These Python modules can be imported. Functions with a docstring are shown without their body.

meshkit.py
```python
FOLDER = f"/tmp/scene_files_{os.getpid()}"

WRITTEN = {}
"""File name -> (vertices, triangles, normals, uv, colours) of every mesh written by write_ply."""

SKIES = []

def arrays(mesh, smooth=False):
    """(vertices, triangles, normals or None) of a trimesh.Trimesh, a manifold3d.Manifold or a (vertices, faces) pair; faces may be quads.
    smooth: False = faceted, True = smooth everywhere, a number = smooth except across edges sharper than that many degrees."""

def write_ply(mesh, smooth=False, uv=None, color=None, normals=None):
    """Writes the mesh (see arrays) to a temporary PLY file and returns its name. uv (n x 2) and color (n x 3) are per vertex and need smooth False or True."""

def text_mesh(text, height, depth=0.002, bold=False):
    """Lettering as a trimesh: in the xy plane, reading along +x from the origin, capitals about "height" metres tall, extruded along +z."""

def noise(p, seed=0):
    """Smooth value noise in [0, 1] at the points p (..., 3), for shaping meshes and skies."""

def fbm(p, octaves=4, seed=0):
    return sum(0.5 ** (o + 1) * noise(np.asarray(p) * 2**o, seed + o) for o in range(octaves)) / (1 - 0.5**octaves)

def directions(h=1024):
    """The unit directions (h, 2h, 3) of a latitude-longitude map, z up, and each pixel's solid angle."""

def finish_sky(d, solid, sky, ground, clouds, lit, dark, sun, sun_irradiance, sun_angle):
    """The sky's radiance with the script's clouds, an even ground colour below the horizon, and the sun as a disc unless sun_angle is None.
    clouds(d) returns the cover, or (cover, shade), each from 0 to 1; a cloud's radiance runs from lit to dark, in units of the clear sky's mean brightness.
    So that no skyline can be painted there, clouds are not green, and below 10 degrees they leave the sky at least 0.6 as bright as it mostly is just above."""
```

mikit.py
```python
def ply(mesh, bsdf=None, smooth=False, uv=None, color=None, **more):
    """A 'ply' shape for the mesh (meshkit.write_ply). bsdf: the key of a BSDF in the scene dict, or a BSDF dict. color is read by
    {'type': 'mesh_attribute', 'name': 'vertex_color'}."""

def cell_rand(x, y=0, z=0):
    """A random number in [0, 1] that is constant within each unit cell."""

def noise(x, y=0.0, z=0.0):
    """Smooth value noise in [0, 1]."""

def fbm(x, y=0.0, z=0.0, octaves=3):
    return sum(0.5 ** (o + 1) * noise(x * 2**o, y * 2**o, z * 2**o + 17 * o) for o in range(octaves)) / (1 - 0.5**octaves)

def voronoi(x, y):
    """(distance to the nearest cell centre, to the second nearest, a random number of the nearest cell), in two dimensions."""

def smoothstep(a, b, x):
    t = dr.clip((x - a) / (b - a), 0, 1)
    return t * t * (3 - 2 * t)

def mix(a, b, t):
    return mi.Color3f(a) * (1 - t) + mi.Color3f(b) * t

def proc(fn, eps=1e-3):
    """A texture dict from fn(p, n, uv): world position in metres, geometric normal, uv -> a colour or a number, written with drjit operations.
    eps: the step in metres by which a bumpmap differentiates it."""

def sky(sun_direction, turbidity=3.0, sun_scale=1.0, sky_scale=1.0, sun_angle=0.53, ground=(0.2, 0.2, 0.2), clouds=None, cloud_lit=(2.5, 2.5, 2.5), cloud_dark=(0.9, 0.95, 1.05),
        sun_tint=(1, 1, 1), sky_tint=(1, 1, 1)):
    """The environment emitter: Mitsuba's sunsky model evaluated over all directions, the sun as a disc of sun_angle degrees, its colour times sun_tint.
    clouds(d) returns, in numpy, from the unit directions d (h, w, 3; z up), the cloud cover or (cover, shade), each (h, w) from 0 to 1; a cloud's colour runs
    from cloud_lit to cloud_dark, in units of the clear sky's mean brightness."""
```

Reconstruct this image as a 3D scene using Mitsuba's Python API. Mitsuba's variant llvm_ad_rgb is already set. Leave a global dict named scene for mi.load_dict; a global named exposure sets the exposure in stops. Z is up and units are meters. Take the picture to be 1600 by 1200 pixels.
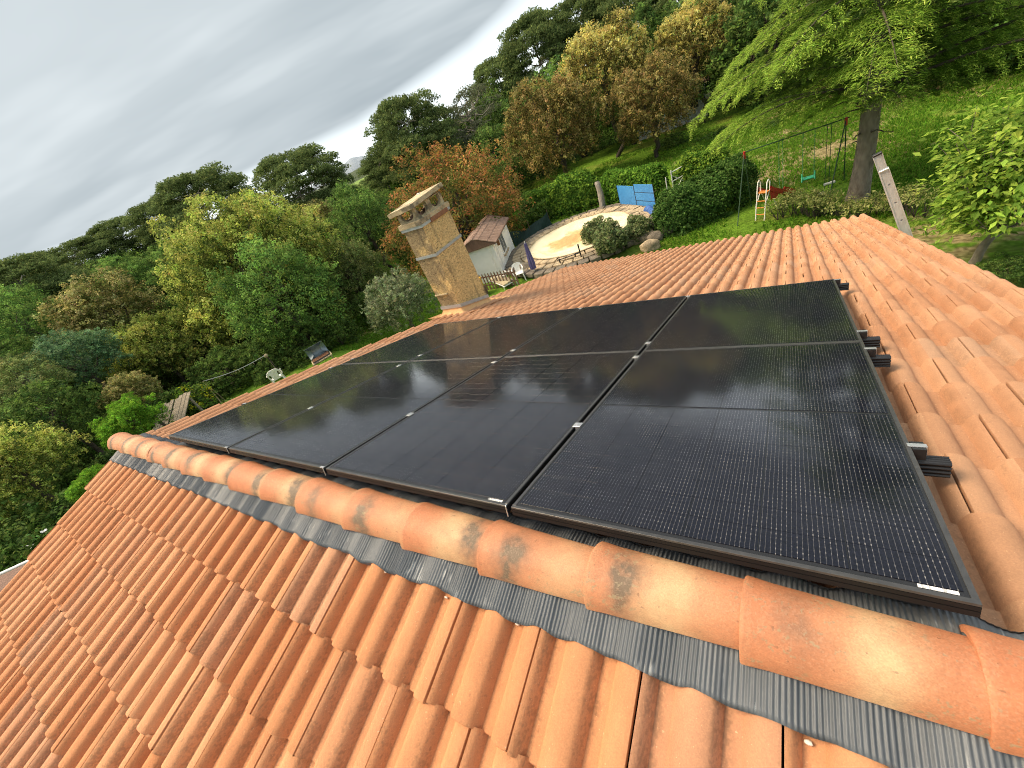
import math, random
import numpy as np
import trimesh
import drjit as dr
import mitsuba as mi
import mikit, meshkit
from mikit import proc, noise, fbm, cell_rand, smoothstep, mix

T = mi.ScalarTransform4f
scene, labels = {}, {}

# ------------------------------------------------------------------ camera, sky, exposure
# world: x along the roof ridge, y horizontally across it (away from the camera), z up; origin at the top left corner of the solar array
CAM = [4.2829, -0.6378, 1.0977]
FWD = [-0.56244, 0.63591, -0.52847]
UPV = [-0.00154, 0.63833, 0.76976]
scene['camera'] = {'type': 'perspective', 'fov': 103.095, 'fov_axis': 'x', 'near_clip': 0.05, 'far_clip': 20000.0,
                   'to_world': T().look_at(origin=CAM, target=[a + b for a, b in zip(CAM, FWD)], up=UPV)}
exposure = 3.15


def cloud_cover(d):
    """Overcast: soft streaky stratus, brighter towards the zenith, a blue-grey bank low down and a bright slit at the horizon."""
    el = np.degrees(np.arcsin(np.clip(d[..., 2], -1, 1)))
    k = 1.0 / (d[..., 2] + 0.16)
    X, Y = d[..., 0] * k, d[..., 1] * k
    a, b = X * 0.82 + Y * 0.57, -X * 0.57 + Y * 0.82
    n1 = meshkit.fbm(np.stack([a * 0.55 + 3.1, b * 1.5, a * 0 + 1.7], -1), 5, 3)
    n2 = meshkit.fbm(np.stack([a * 1.3, b * 4.2 + 7, a * 0], -1), 4, 11)
    streak = np.clip((n1 - 0.36) * 2.4, 0, 1) * 0.62 + np.clip((n2 - 0.45) * 2.6, 0, 1) * 0.38
    r = (0.50 + 0.42 * np.sin(np.radians(np.clip(el, 0, 90)))) * (0.46 + 0.31 * streak)
    az = np.degrees(np.arctan2(d[..., 0], d[..., 1]))
    low = np.exp(-((el - 5.0) / 3.8) ** 2) * (0.30 + 0.70 * np.exp(-((az + 40) / 20.0) ** 2))
    r = r * (1 - 0.62 * low) + 0.62 * low * (0.255 + 0.08 * streak)
    edge = 1.2 + np.interp(az, [-180, -60, -45, -30, 0, 20, 60, 180], [0.5, 0.5, 1.0, 2.6, 8.5, 9.0, 3.0, 0.5]) + 1.6 * meshkit.noise(np.stack([X * 0.25, Y * 0.25, X * 0], -1), 5)
    gap = 1 - np.clip((el - edge) / (1.4 + 0.25 * np.clip(edge, 0, 8)) + 0.9 * (streak - 0.5) * np.clip((edge - 3) / 4, 0, 1), 0, 1)
    r = r * (1 - gap) + gap * (0.80 + 0.22 * streak)             # thin bright cloud under the edge of the bank
    shade = (1.0 - r) / 0.79
    cover = 1 - 0.35 * gap
    return cover, np.clip(shade, 0, 1)


scene['sky'] = mikit.sky([-0.55, -0.22, 0.80], turbidity=4, sun_scale=0.45, sun_angle=26, sky_scale=0.75, sky_tint=(1.08, 1.0, 0.88), clouds=cloud_cover,
                         cloud_lit=(3.02, 3.12, 3.10), cloud_dark=(0.60, 0.71, 0.78), sun_tint=(1.0, 0.95, 0.86), ground=(0.1, 0.12, 0.06))

TH = math.radians(17.0)
CT, ST = math.cos(TH), math.sin(TH)
GZ = -6.0                      # level of the garden


# ------------------------------------------------------------------ helpers
def tag(key, label=None, cat=None, group=None, kind=None):
    d = labels.setdefault(key, {})
    for k, v in (('label', label), ('category', cat), ('group', group), ('kind', kind)):
        if v:
            d[k] = v
    return key


def numbered(name):
    taken = lambda n: n in scene or n in labels or any(k.startswith(n + '__') for k in scene)
    if not taken(name):
        return name
    i = 1
    while taken(f'{name}_{i:03d}'):
        i += 1
    return f'{name}_{i:03d}'


COUNT = {}


def part(parent, name):
    k = parent + '__' + name
    n = COUNT.get(k, 0)
    COUNT[k] = n + 1
    return k if n == 0 else f'{k}_{n:03d}'


def put(key, mesh, bsdf, smooth=False, to_world=None, **kw):
    d = mikit.ply(mesh, bsdf, smooth, **kw)
    if to_world is not None:
        d['to_world'] = to_world
    scene[key] = d
    return key


def rot(axis, deg):
    return trimesh.transformations.rotation_matrix(math.radians(deg), axis)[:3, :3]


def box(size, at=(0, 0, 0), R=None, bevel=0.0):
    """A box centred at `at`; with a bevel it is a chamfered hull."""
    sx, sy, sz = [s / 2 for s in size]
    if bevel > 0:
        b = min(bevel, 0.45 * min(size))
        pts = []
        for a in (-1, 1):
            for c in (-1, 1):
                for e in (-1, 1):
                    pts += [(a * sx, c * (sy - b), e * (sz - b)), (a * (sx - b), c * sy, e * (sz - b)), (a * (sx - b), c * (sy - b), e * sz)]
        m = trimesh.convex.convex_hull(np.array(pts))
    else:
        m = trimesh.creation.box(size)
    v = np.array(m.vertices)
    if R is not None:
        v = v @ np.asarray(R).T
    return v + np.asarray(at, float), np.array(m.faces)


def join(parts):
    vs, fs, n = [], [], 0
    for v, f in parts:
        f = np.asarray(f)
        if f.shape[1] == 4:
            f = np.vstack([f[:, [0, 1, 2]], f[:, [0, 2, 3]]])
        vs.append(np.asarray(v, float)); fs.append(f + n); n += len(v)
    return np.vstack(vs), np.vstack(fs)


def tube(pts, r, sides=8, cap=True):
    p = np.asarray(pts, float)
    r = np.broadcast_to(np.asarray(r, float), (len(p),))
    t = np.gradient(p, axis=0)
    t /= np.linalg.norm(t, axis=1, keepdims=True) + 1e-12
    ref = np.array([0, 0, 1.0]) if abs(t[0, 2]) < 0.9 else np.array([1.0, 0, 0])
    a = np.cross(t, ref); a /= np.linalg.norm(a, axis=1, keepdims=True) + 1e-12
    b = np.cross(t, a)
    g = np.arange(sides) * 2 * np.pi / sides
    v = (p[:, None] + r[:, None, None] * (np.cos(g)[None, :, None] * a[:, None] + np.sin(g)[None, :, None] * b[:, None])).reshape(-1, 3)
    i, j = np.meshgrid(np.arange(len(p) - 1), np.arange(sides), indexing='ij')
    q = np.stack([i * sides + j, i * sides + (j + 1) % sides, (i + 1) * sides + (j + 1) % sides, (i + 1) * sides + j], -1).reshape(-1, 4)
    f = np.vstack([q[:, [0, 1, 2]], q[:, [0, 2, 3]]])
    if cap:
        n = len(v)
        v = np.vstack([v, p[0], p[-1]])
        k = np.arange(sides)
        f = np.vstack([f, np.stack([k * 0 + n, (k + 1) % sides, k], 1), np.stack([k * 0 + n + 1, n - sides + k, n - sides + (k + 1) % sides], 1)])
    return v, f


def grid(P):
    """Mesh of a grid of points (rows, columns, 3)."""
    r, c = P.shape[:2]
    i, j = np.meshgrid(np.arange(r - 1), np.arange(c - 1), indexing='ij')
    q = np.stack([i * c + j, i * c + j + 1, (i + 1) * c + j + 1, (i + 1) * c + j], -1).reshape(-1, 4)
    return P.reshape(-1, 3), np.vstack([q[:, [0, 1, 2]], q[:, [0, 2, 3]]])


def far_pt(u, v, n=0.0):       # a point of the slope that carries the panels: u along the ridge, v down it, n above the panel glass
    return np.array([u, v * CT + n * ST, -v * ST + n * CT])


PAN = -0.175                   # level of the tile pans below the panel glass
RIDGE_Y = -0.10
RIDGE_Z = -((RIDGE_Y - PAN * ST) / CT) * ST + PAN * CT


def near_pt(u, w, n=0.0):      # the near slope: w metres down from the ridge
    return np.array([u, RIDGE_Y - w * CT - n * ST, RIDGE_Z - w * ST + n * CT])


def frame(origin, ex, ey, ez):
    m = np.eye(4)
    m[:3, 0], m[:3, 1], m[:3, 2], m[:3, 3] = ex, ey, ez, origin
    return T(m)


FAR_N, NEAR_N = np.array([0, ST, CT]), np.array([0, -ST, CT])

# ------------------------------------------------------------------ materials
def P(base, rough=0.6, spec=0.4, metal=0.0, bump=None, scale=1.0, **kw):
    b = {'type': 'principled', 'roughness': rough, 'specular': spec, 'metallic': metal, **kw}
    b['base_color'] = proc(base) if callable(base) else {'type': 'rgb', 'value': list(base)}
    if callable(rough):
        b['roughness'] = proc(rough)
    if bump is not None:
        b = {'type': 'bumpmap', 'arbitrary': bump, 'scale': scale, 'bsdf': b}
    return {'type': 'twosided', 'bsdf': b}


def tile_color(u, w, k, col, p, r0, rand_base, moss, sand):
    """Sand-faced concrete tile: a tone of its own, grain, and lichen that collects along the flank of each roll."""
    t = cell_rand(col, k, 7)
    t2 = cell_rand(col, k, 19)
    c = mix(rand_base[0], rand_base[1], t)
    c = mix(c, rand_base[2], smoothstep(0.80, 0.97, t2) * 0.7)
    g = noise(p.x * 420, p.y * 420, p.z * 420)
    g2 = fbm(p.x * 14, p.y * 14, p.z * 14)
    c = c * (0.80 + 0.26 * g + 0.26 * g2)
    pale = smoothstep(0.90, 0.985, noise(p.x * 230 + 3, p.y * 230, p.z * 230)) * sand
    c = mix(c, (0.72, 0.52, 0.36), pale)
    rho = r0 - dr.floor(r0)
    band = smoothstep(0.02, 0.16, rho) * (1 - smoothstep(0.30, 0.46, rho))
    m = fbm(p.x * 26 + 5, p.y * 26, p.z * 26, 3)
    fine = noise(p.x * 150, p.y * 150, p.z * 150)
    dirt = band * smoothstep(0.50, 0.72, 0.55 * m + 0.45 * fine + 0.22 * (t2 - 0.5)) * moss
    c = mix(c, (0.07, 0.06, 0.035), dirt * 0.85)
    spots = smoothstep(0.83, 0.90, 0.55 * noise(p.x * 33, p.y * 33, p.z * 33 + 9) + 0.45 * noise(p.x * 90, p.y * 90, p.z * 90)) * moss
    return mix(c, (0.06, 0.045, 0.03), spots)


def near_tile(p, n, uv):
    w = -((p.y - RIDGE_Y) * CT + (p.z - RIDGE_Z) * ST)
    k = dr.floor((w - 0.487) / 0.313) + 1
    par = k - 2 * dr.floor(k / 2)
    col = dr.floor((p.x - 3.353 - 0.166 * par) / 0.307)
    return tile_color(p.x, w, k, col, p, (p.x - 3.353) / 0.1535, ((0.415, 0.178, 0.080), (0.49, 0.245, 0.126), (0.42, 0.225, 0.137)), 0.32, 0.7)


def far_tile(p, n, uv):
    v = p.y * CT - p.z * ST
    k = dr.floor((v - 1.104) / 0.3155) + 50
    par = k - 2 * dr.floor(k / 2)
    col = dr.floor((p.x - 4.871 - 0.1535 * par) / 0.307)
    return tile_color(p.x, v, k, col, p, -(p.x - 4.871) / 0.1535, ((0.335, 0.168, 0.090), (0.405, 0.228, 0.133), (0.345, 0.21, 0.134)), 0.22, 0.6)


def sandy(p, n, uv):
    return noise(p.x * 330, p.y * 330, p.z * 330) * 0.6 + noise(p.x * 120, p.y * 120, p.z * 120)


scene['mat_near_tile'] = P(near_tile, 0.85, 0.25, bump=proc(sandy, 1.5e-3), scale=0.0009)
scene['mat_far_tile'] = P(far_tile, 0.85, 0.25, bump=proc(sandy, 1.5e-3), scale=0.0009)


def ridge_color(p, n, uv):
    s = (p.x - 0.21) / 0.40
    i = dr.floor(s)
    a = (p.y - RIDGE_Y) / 0.11
    wob = (fbm(p.x * 9, p.y * 9, p.z * 9) - 0.5) * 0.5
    t = s - i + wob * 0.5
    r1, r2, r3, r4 = (cell_rand(i, 3.0, q) for q in (1, 2, 3, 4))
    c = mix((0.60, 0.225, 0.105), (0.63, 0.275, 0.14), r3)
    cream = dr.exp(-dr.square((t - 0.42 - 0.45 * r1) / (0.15 + 0.1 * r4)))
    rag = 0.55 + 0.9 * fbm(p.x * 38, p.y * 38, p.z * 38)
    cream = dr.clip(cream * rag, 0, 1)
    c = mix(c, (0.74, 0.50, 0.28), cream * (0.20 + 0.6 * smoothstep(0.15, 0.7, r2)))
    cen = dr.select(r3 > 0.35, 0.20 + 0.1 * r1, 0.86 - 0.08 * r4)
    smoke = dr.exp(-dr.square((t - cen) / 0.12)) * smoothstep(0.15, 0.4, r4 + 0.25) * dr.exp(-dr.square((a + 0.45 - 0.8 * (r2 - 0.4)) / 0.75))
    mott = fbm(p.x * 45, p.y * 45, p.z * 45)
    c = mix(c, (0.175, 0.135, 0.095), dr.clip(smoke * (0.70 + 0.75 * smoothstep(0.25, 0.72, mott)), 0, 0.93))
    crust = smoothstep(0.60, 0.70, 0.6 * fbm(p.x * 60 + 2, p.y * 60, p.z * 60) + 0.4 * noise(p.x * 240, p.y * 240, p.z * 240)) * smoothstep(0.45, 0.6, fbm(p.x * 7, p.y * 7 + 5, p.z * 7))
    c = mix(c, (0.40, 0.33, 0.20), crust * 0.6)
    c = mix(c, (0.72, 0.50, 0.33), smoothstep(0.55, 0.75, noise(p.x * 260, p.y * 260, p.z * 260)) * 0.12)
    c = mix(c, (0.12, 0.08, 0.05), smoothstep(0.88, 0.95, noise(p.x * 110, p.y * 110, p.z * 110)) * 0.4)
    grit = noise(p.x * 420, p.y * 420, p.z * 420)
    return c * (0.52 + 0.20 * fbm(p.x * 22, p.y * 22, p.z * 22) + 0.22 * grit)


scene['mat_ridge'] = P(ridge_color, 0.62, 0.4, bump=proc(lambda p, n, uv: fbm(p.x * 90, p.y * 90, p.z * 90), 2e-3), scale=0.0010)


def lead_color(p, n, uv):
    s = fbm(p.x * 160, p.y * 9, p.z * 9)
    c = mix((0.070, 0.082, 0.096), (0.135, 0.150, 0.168), s)
    b = fbm(p.x * 9, p.y * 9, p.z * 9)
    c = c * (0.80 + 0.4 * b)
    w = smoothstep(0.66, 0.82, 0.55 * fbm(p.x * 9 + 4, p.y * 13, p.z * 13) + 0.45 * noise(p.x * 190, p.y * 25, p.z * 25))
    return mix(c, (0.42, 0.44, 0.45), w * 0.6)


scene['mat_lead'] = P(lead_color, 0.55, 0.4, 0.15)
scene['mat_sealant'] = P((0.72, 0.66, 0.58), 0.6)
scene['mat_deck'] = P((0.06, 0.035, 0.022), 0.9)
scene['mat_frame'] = P((0.010, 0.010, 0.011), 0.42, 0.2)
scene['mat_frame_top'] = P(lambda p, n, uv: mix((0.06, 0.061, 0.063), (0.10, 0.10, 0.102), fbm(p.x * 60, p.y * 60, p.z * 60)), 0.32, 0.5, 0.5)  # frame's upper lip coloured lighter to carry the sky sheen
scene['mat_backing'] = P((0.012, 0.012, 0.014), 0.3, 0.5)
PW, PH, PG, PGV = 1.134, 1.7165, 0.022, 0.005          # panel width, height, gaps between columns and rows


def cell_color(p, n, uv):
    v = p.y * CT - p.z * ST
    c = mix((0.0042, 0.0052, 0.0125), (0.0065, 0.0075, 0.0145), fbm(p.x * 5, v * 5, 0.0))
    g = noise(p.x * 260, v * 260, 0.0)
    c = c * (0.55 + 0.9 * g)
    q = p.x / 0.01138 + 0.5
    fu = dr.abs(q - dr.floor(q) - 0.5)
    line = 1 - smoothstep(0.022, 0.055, fu)
    fv = v / 0.0192
    dot = 1 - smoothstep(0.10, 0.2, dr.abs(fv - dr.floor(fv) - 0.5))
    dot = dot * (1 - smoothstep(0.05, 0.10, fu))
    c = mix(c, (0.12, 0.12, 0.13), line * (0.35 + 0.65 * noise(p.x * 88, v * 300, 3.0)))
    return mix(c, (0.36, 0.355, 0.35), dot * (0.05 + 0.75 * smoothstep(0.3, 0.9, noise(p.x * 88, v * 52, 5.0))))


scene['mat_cell'] = P(cell_color, 0.065, 0.34, bump=proc(lambda p, n, uv: noise(p.x * 210, (p.y * CT - p.z * ST) * 210, 0.0), 1.5e-3), scale=0.00006)
scene['mat_black'] = P((0.014, 0.014, 0.016), 0.32, 0.5)
scene['mat_silver'] = P((0.62, 0.63, 0.64), 0.35, 0.5, 0.8)
scene['mat_white'] = P(lambda p, n, uv: mix((0.70, 0.70, 0.68), (0.82, 0.82, 0.80), fbm(p.x * 6, p.y * 6, p.z * 6)), 0.5)
scene['mat_sticker'] = P(lambda p, n, uv: mix((0.82, 0.83, 0.84), (0.45, 0.46, 0.47), smoothstep(0.62, 0.66, noise(p.x * 500, p.y * 60, 0.0))), 0.5)


def chimney_color(p, n, uv):
    g = fbm(p.x * 30, p.y * 30, p.z * 30)
    g2 = fbm(p.x * 4, p.y * 4, p.z * 3 + 2)
    c = mix((0.52, 0.37, 0.155), (0.84, 0.64, 0.31), g)
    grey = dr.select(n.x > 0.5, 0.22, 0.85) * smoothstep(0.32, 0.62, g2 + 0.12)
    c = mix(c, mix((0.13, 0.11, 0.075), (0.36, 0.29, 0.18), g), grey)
    streak = smoothstep(0.52, 0.75, fbm(p.x * 14, p.y * 14, p.z * 1.3))
    c = mix(c, (0.10, 0.085, 0.06), streak * 0.45)
    peb = 0.5 * noise(p.x * 95, p.y * 95, p.z * 95) + 0.5 * noise(p.x * 46, p.y * 46, p.z * 46)
    c = c * (0.40 + 1.0 * peb)
    return mix(c, (0.05, 0.045, 0.03), smoothstep(0.80, 0.88, noise(p.x * 48, p.y * 48, p.z * 48)) * 0.7)


scene['mat_chimney'] = P(chimney_color, 0.9, 0.2, bump=proc(lambda p, n, uv: noise(p.x * 80, p.y * 80, p.z * 80) + 0.5 * noise(p.x * 170, p.y * 170, p.z * 170), 2e-3), scale=0.006)


def slab_color(p, n, uv):
    g = fbm(p.x * 13, p.y * 13, p.z * 13)
    c = mix((0.27, 0.22, 0.135), (0.52, 0.44, 0.29), g)
    c = mix(c, (0.11, 0.10, 0.075), smoothstep(0.52, 0.72, fbm(p.x * 7 + 3, p.y * 7, p.z * 7)) * 0.8)
    return c * (0.75 + 0.5 * noise(p.x * 130, p.y * 130, p.z * 130))


scene['mat_slab'] = P(slab_color, 0.9, 0.2, bump=proc(lambda p, n, uv: fbm(p.x * 60, p.y * 60, p.z * 60), 2e-3), scale=0.003)
scene['mat_zinc'] = P(lambda p, n, uv: mix((0.33, 0.37, 0.42), (0.55, 0.58, 0.62), fbm(p.x * 14, p.y * 14, p.z * 14)), 0.45, 0.5, 0.5)
scene['mat_rusty'] = P(lambda p, n, uv: mix((0.15, 0.07, 0.035), (0.28, 0.14, 0.08), fbm(p.x * 25, p.y * 25, p.z * 25)), 0.8)
scene['mat_skirt'] = P(lambda p, n, uv: mix((0.56, 0.31, 0.14), (0.66, 0.44, 0.22), fbm(p.x * 6, p.y * 6, p.z * 6)) * (0.8 + 0.35 * noise(p.x * 150, p.y * 150, p.z * 150)), 0.85)
scene['mat_plaster'] = P(lambda p, n, uv: mix((0.52, 0.44, 0.33), (0.66, 0.58, 0.46), fbm(p.x * 2, p.y * 2, p.z * 2)) * (0.85 + 0.3 * noise(p.x * 60, p.y * 60, p.z * 60)), 0.9)
scene['mat_bark'] = P(lambda p, n, uv: mix((0.10, 0.08, 0.06), (0.30, 0.26, 0.22), fbm(p.x * 11, p.y * 11, p.z * 4)), 0.9, bump=proc(lambda p, n, uv: fbm(p.x * 16, p.y * 16, p.z * 5), 4e-3), scale=0.03)
scene['mat_dark_bark'] = P(lambda p, n, uv: mix((0.035, 0.028, 0.022), (0.10, 0.085, 0.07), fbm(p.x * 9, p.y * 9, p.z * 3)), 0.9)
scene['mat_grey_bark'] = P(lambda p, n, uv: mix((0.20, 0.175, 0.15), (0.42, 0.39, 0.35), fbm(p.x * 9, p.y * 9, p.z * 3)), 0.9)
scene['mat_grey_wood'] = P(lambda p, n, uv: mix((0.15, 0.13, 0.10), (0.38, 0.34, 0.27), fbm(p.x * 30, p.y * 5, p.z * 30)), 0.9)
scene['mat_brown_wood'] = P(lambda p, n, uv: mix((0.10, 0.055, 0.04), (0.20, 0.12, 0.09), fbm(p.x * 20, p.y * 20, p.z * 4)), 0.8)
scene['mat_aluminium'] = P(lambda p, n, uv: mix((0.50, 0.48, 0.46), (0.68, 0.66, 0.64), fbm(p.x * 9, p.y * 9, p.z * 5)) * (0.85 + 0.2 * noise(p.x * 90, p.y * 90, p.z * 9)), 0.5, 0.5, 0.2)


def ground_color(p, n, uv):
    a = fbm(p.x * 0.16 + 4, p.y * 0.16, 0.0, 4)
    b = fbm(p.x * 1.3, p.y * 1.3, 0.0, 3)
    f = noise(p.x * 14, p.y * 14, 0.0)
    g = mix((0.055, 0.12, 0.012), (0.115, 0.21, 0.02), b)
    g = mix(g, (0.12, 0.135, 0.028), smoothstep(0.5, 0.7, fbm(p.x * 0.5, p.y * 0.8 + 9, 0.0, 3)) * 0.65)
    d = mix((0.15, 0.11, 0.06), (0.24, 0.19, 0.11), f)
    bare = smoothstep(0.60, 0.70, a + 0.18 * (b - 0.5))
    worn = 1 - smoothstep(0.5, 1.2, dr.sqrt(dr.square((p.x - 9.0) / 3.4) + dr.square((p.y - 14.3) / 2.0)) + 0.9 * (b - 0.5))
    bare = dr.maximum(bare, worn * smoothstep(0.35, 0.6, fbm(p.x * 2.2, p.y * 2.2, 3.0)))
    return mix(g, d, bare * 0.85) * (0.7 + 0.6 * f)


scene['mat_ground'] = P(ground_color, 0.95, 0.1)


def leafmat(trans=0.9, rough=0.5):
    return {'type': 'principledthin', 'base_color': {'type': 'mesh_attribute', 'name': 'vertex_color'}, 'roughness': rough, 'diff_trans': trans, 'spec_trans': 0.0, 'eta': 1.33}


scene['mat_leaf'] = leafmat()
scene['mat_needle'] = leafmat(0.8, 0.6)

# ------------------------------------------------------------------ the house
rng = np.random.default_rng(7)
HOUSE = 'house'
tag(HOUSE, 'low house under a wide tiled gable roof carrying the black solar panels', 'house')
X0, X1 = -1.19, 5.545           # gable verges
EAVE_V = 10.35

# one interlocking tile: section across (two rolls), tilted up at its tail; local y runs up the slope
_PX = [0.004, 0.012, 0.020, 0.028, 0.0335, 0.0365, 0.0405, 0.046, 0.060, 0.0770, 0.0785, 0.0860, 0.0960, 0.1100, 0.1260, 0.1420, 0.1535]
_PZ = [0.0475, 0.0440, 0.0365, 0.0220, 0.0070, -0.0015, -0.0015, 0.0000, 0.0004, 0.0020, 0.0085, 0.0220, 0.0345, 0.0455, 0.0505, 0.0505, 0.0478]
SEC_X = np.array(_PX + [x + 0.1535 for x in _PX[1:-1]] + [0.3045])
SEC_Z = np.array(_PZ + _PZ[1:-1] + [0.0481])
GAUGE_FAR, GAUGE_NEAR = 0.3155, 0.313


def tile_mesh(a, b, length=0.366, thick=0.017, rise=0.020):
    xs = np.unique(np.concatenate([SEC_X[(SEC_X > a + 1e-4) & (SEC_X < b - 1e-4)], [max(a, SEC_X[0]), min(b, SEC_X[-1])]]))
    zs = np.interp(xs, SEC_X, SEC_Z)
    rows = [(0.0, -thick), (0.0, -0.0035), (0.0035, 0.0), (length, 0.0)]
    top = np.array([[(x, y, z + dz + rise * (1 - y / 0.3155)) for x, z in zip(xs, zs)] for y, dz in rows])
    v, f = grid(top)
    # thickness at the two joints
    sides = []
    for e in (0, -1):
        q = np.array([[top[2, e], top[3, e]], [top[2, e] - [0, 0, 0.02], top[3, e] - [0, 0, 0.02]]])
        sv, sf = grid(q if e == -1 else q[::-1])
        sides.append((sv, sf))
    return trimesh.Trimesh(*join([(v, f)] + sides), process=False)


TILE_PLY = {}


def tile_dict(a, b, var, mat, length=0.366):
    key = (round(a, 3), round(b, 3), var, mat, round(length, 3))
    if key not in TILE_PLY:
        m = tile_mesh(a, b, length)
        if var:                       # slightly different castings
            r = np.random.default_rng(var)
            v = m.vertices
            v[:, 2] += 0.0012 * (meshkit.noise(v * [18, 9, 1] + var * 7.3) - 0.5)
            v[:, 2] += (v[:, 0] - 0.15) * r.uniform(-0.008, 0.008) + np.where(v[:, 1] < 0.1, r.uniform(-0.0015, 0.002), 0)
        TILE_PLY[key] = (mikit.ply(m, mat, 32), m)
    return TILE_PLY[key]


tiles = []                            # (slope, dict, mesh, matrix, distance, seen)


def lay(slope):
    far = slope == 'far'
    g = GAUGE_FAR if far else GAUGE_NEAR
    for k in range(-4, 40):
        tail = (1.104 if far else 0.487) + g * k            # distance of the tail from the ridge line
        if tail < 0.12 or (far and tail > EAVE_V) or (not far and (tail > 3.0 or tail < 0.3)):
            continue
        par = k % 2
        for m in range(-24, 10):
            uj = (4.871 + 0.1535 * par if far else 3.353 + 0.166 * par) + 0.307 * m
            if far:
                lo, hi = uj - 0.307, uj
                a, b = max(0.0, uj - X1), min(0.307, uj - X0)
            else:
                lo, hi = uj, uj + 0.307
                a, b = max(0.0, X0 - 0.04 - uj + (0.10 if par else 0)), min(0.307, X1 - uj)
            if b - a < 0.03:
                continue
            jit = rng.normal(0, 0.0022, 2)
            yaw = rng.normal(0, 0.0035)
            var = int(rng.integers(0, 4))
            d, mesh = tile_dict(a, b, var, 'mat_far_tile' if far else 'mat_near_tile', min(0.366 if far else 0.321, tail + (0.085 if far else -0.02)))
            if far:
                o = far_pt(uj + jit[0], tail + jit[1], PAN)
                ex, ey, ez = np.array([-1.0, 0, 0]), np.array([0, -CT, ST]), FAR_N
            else:
                o = near_pt(uj + jit[0], tail + jit[1], 0.0)
                ex, ey, ez = np.array([1.0, 0, 0]), np.array([0, CT, ST]), NEAR_N
            ex, ey = ex + yaw * ey, ey - yaw * ex
            c = o + ey * 0.15 + ex * 0.15
            w = c - CAM
            depth = w @ FWD
            right = np.cross(FWD, UPV)
            hidden = far and hi > 0.1 and lo < 4.5 and 0.35 < tail - 0.15 < 3.3
            px_, py_ = (w @ right) / max(depth, 1e-3), (w @ np.array(UPV)) / max(depth, 1e-3)
            seen = depth > 0.1 and abs(px_) < 1.42 and abs(py_) < 1.1 and not hidden
            tiles.append((slope, d, mesh, frame(o, ex, ey, ez), np.linalg.norm(w), seen))


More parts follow.
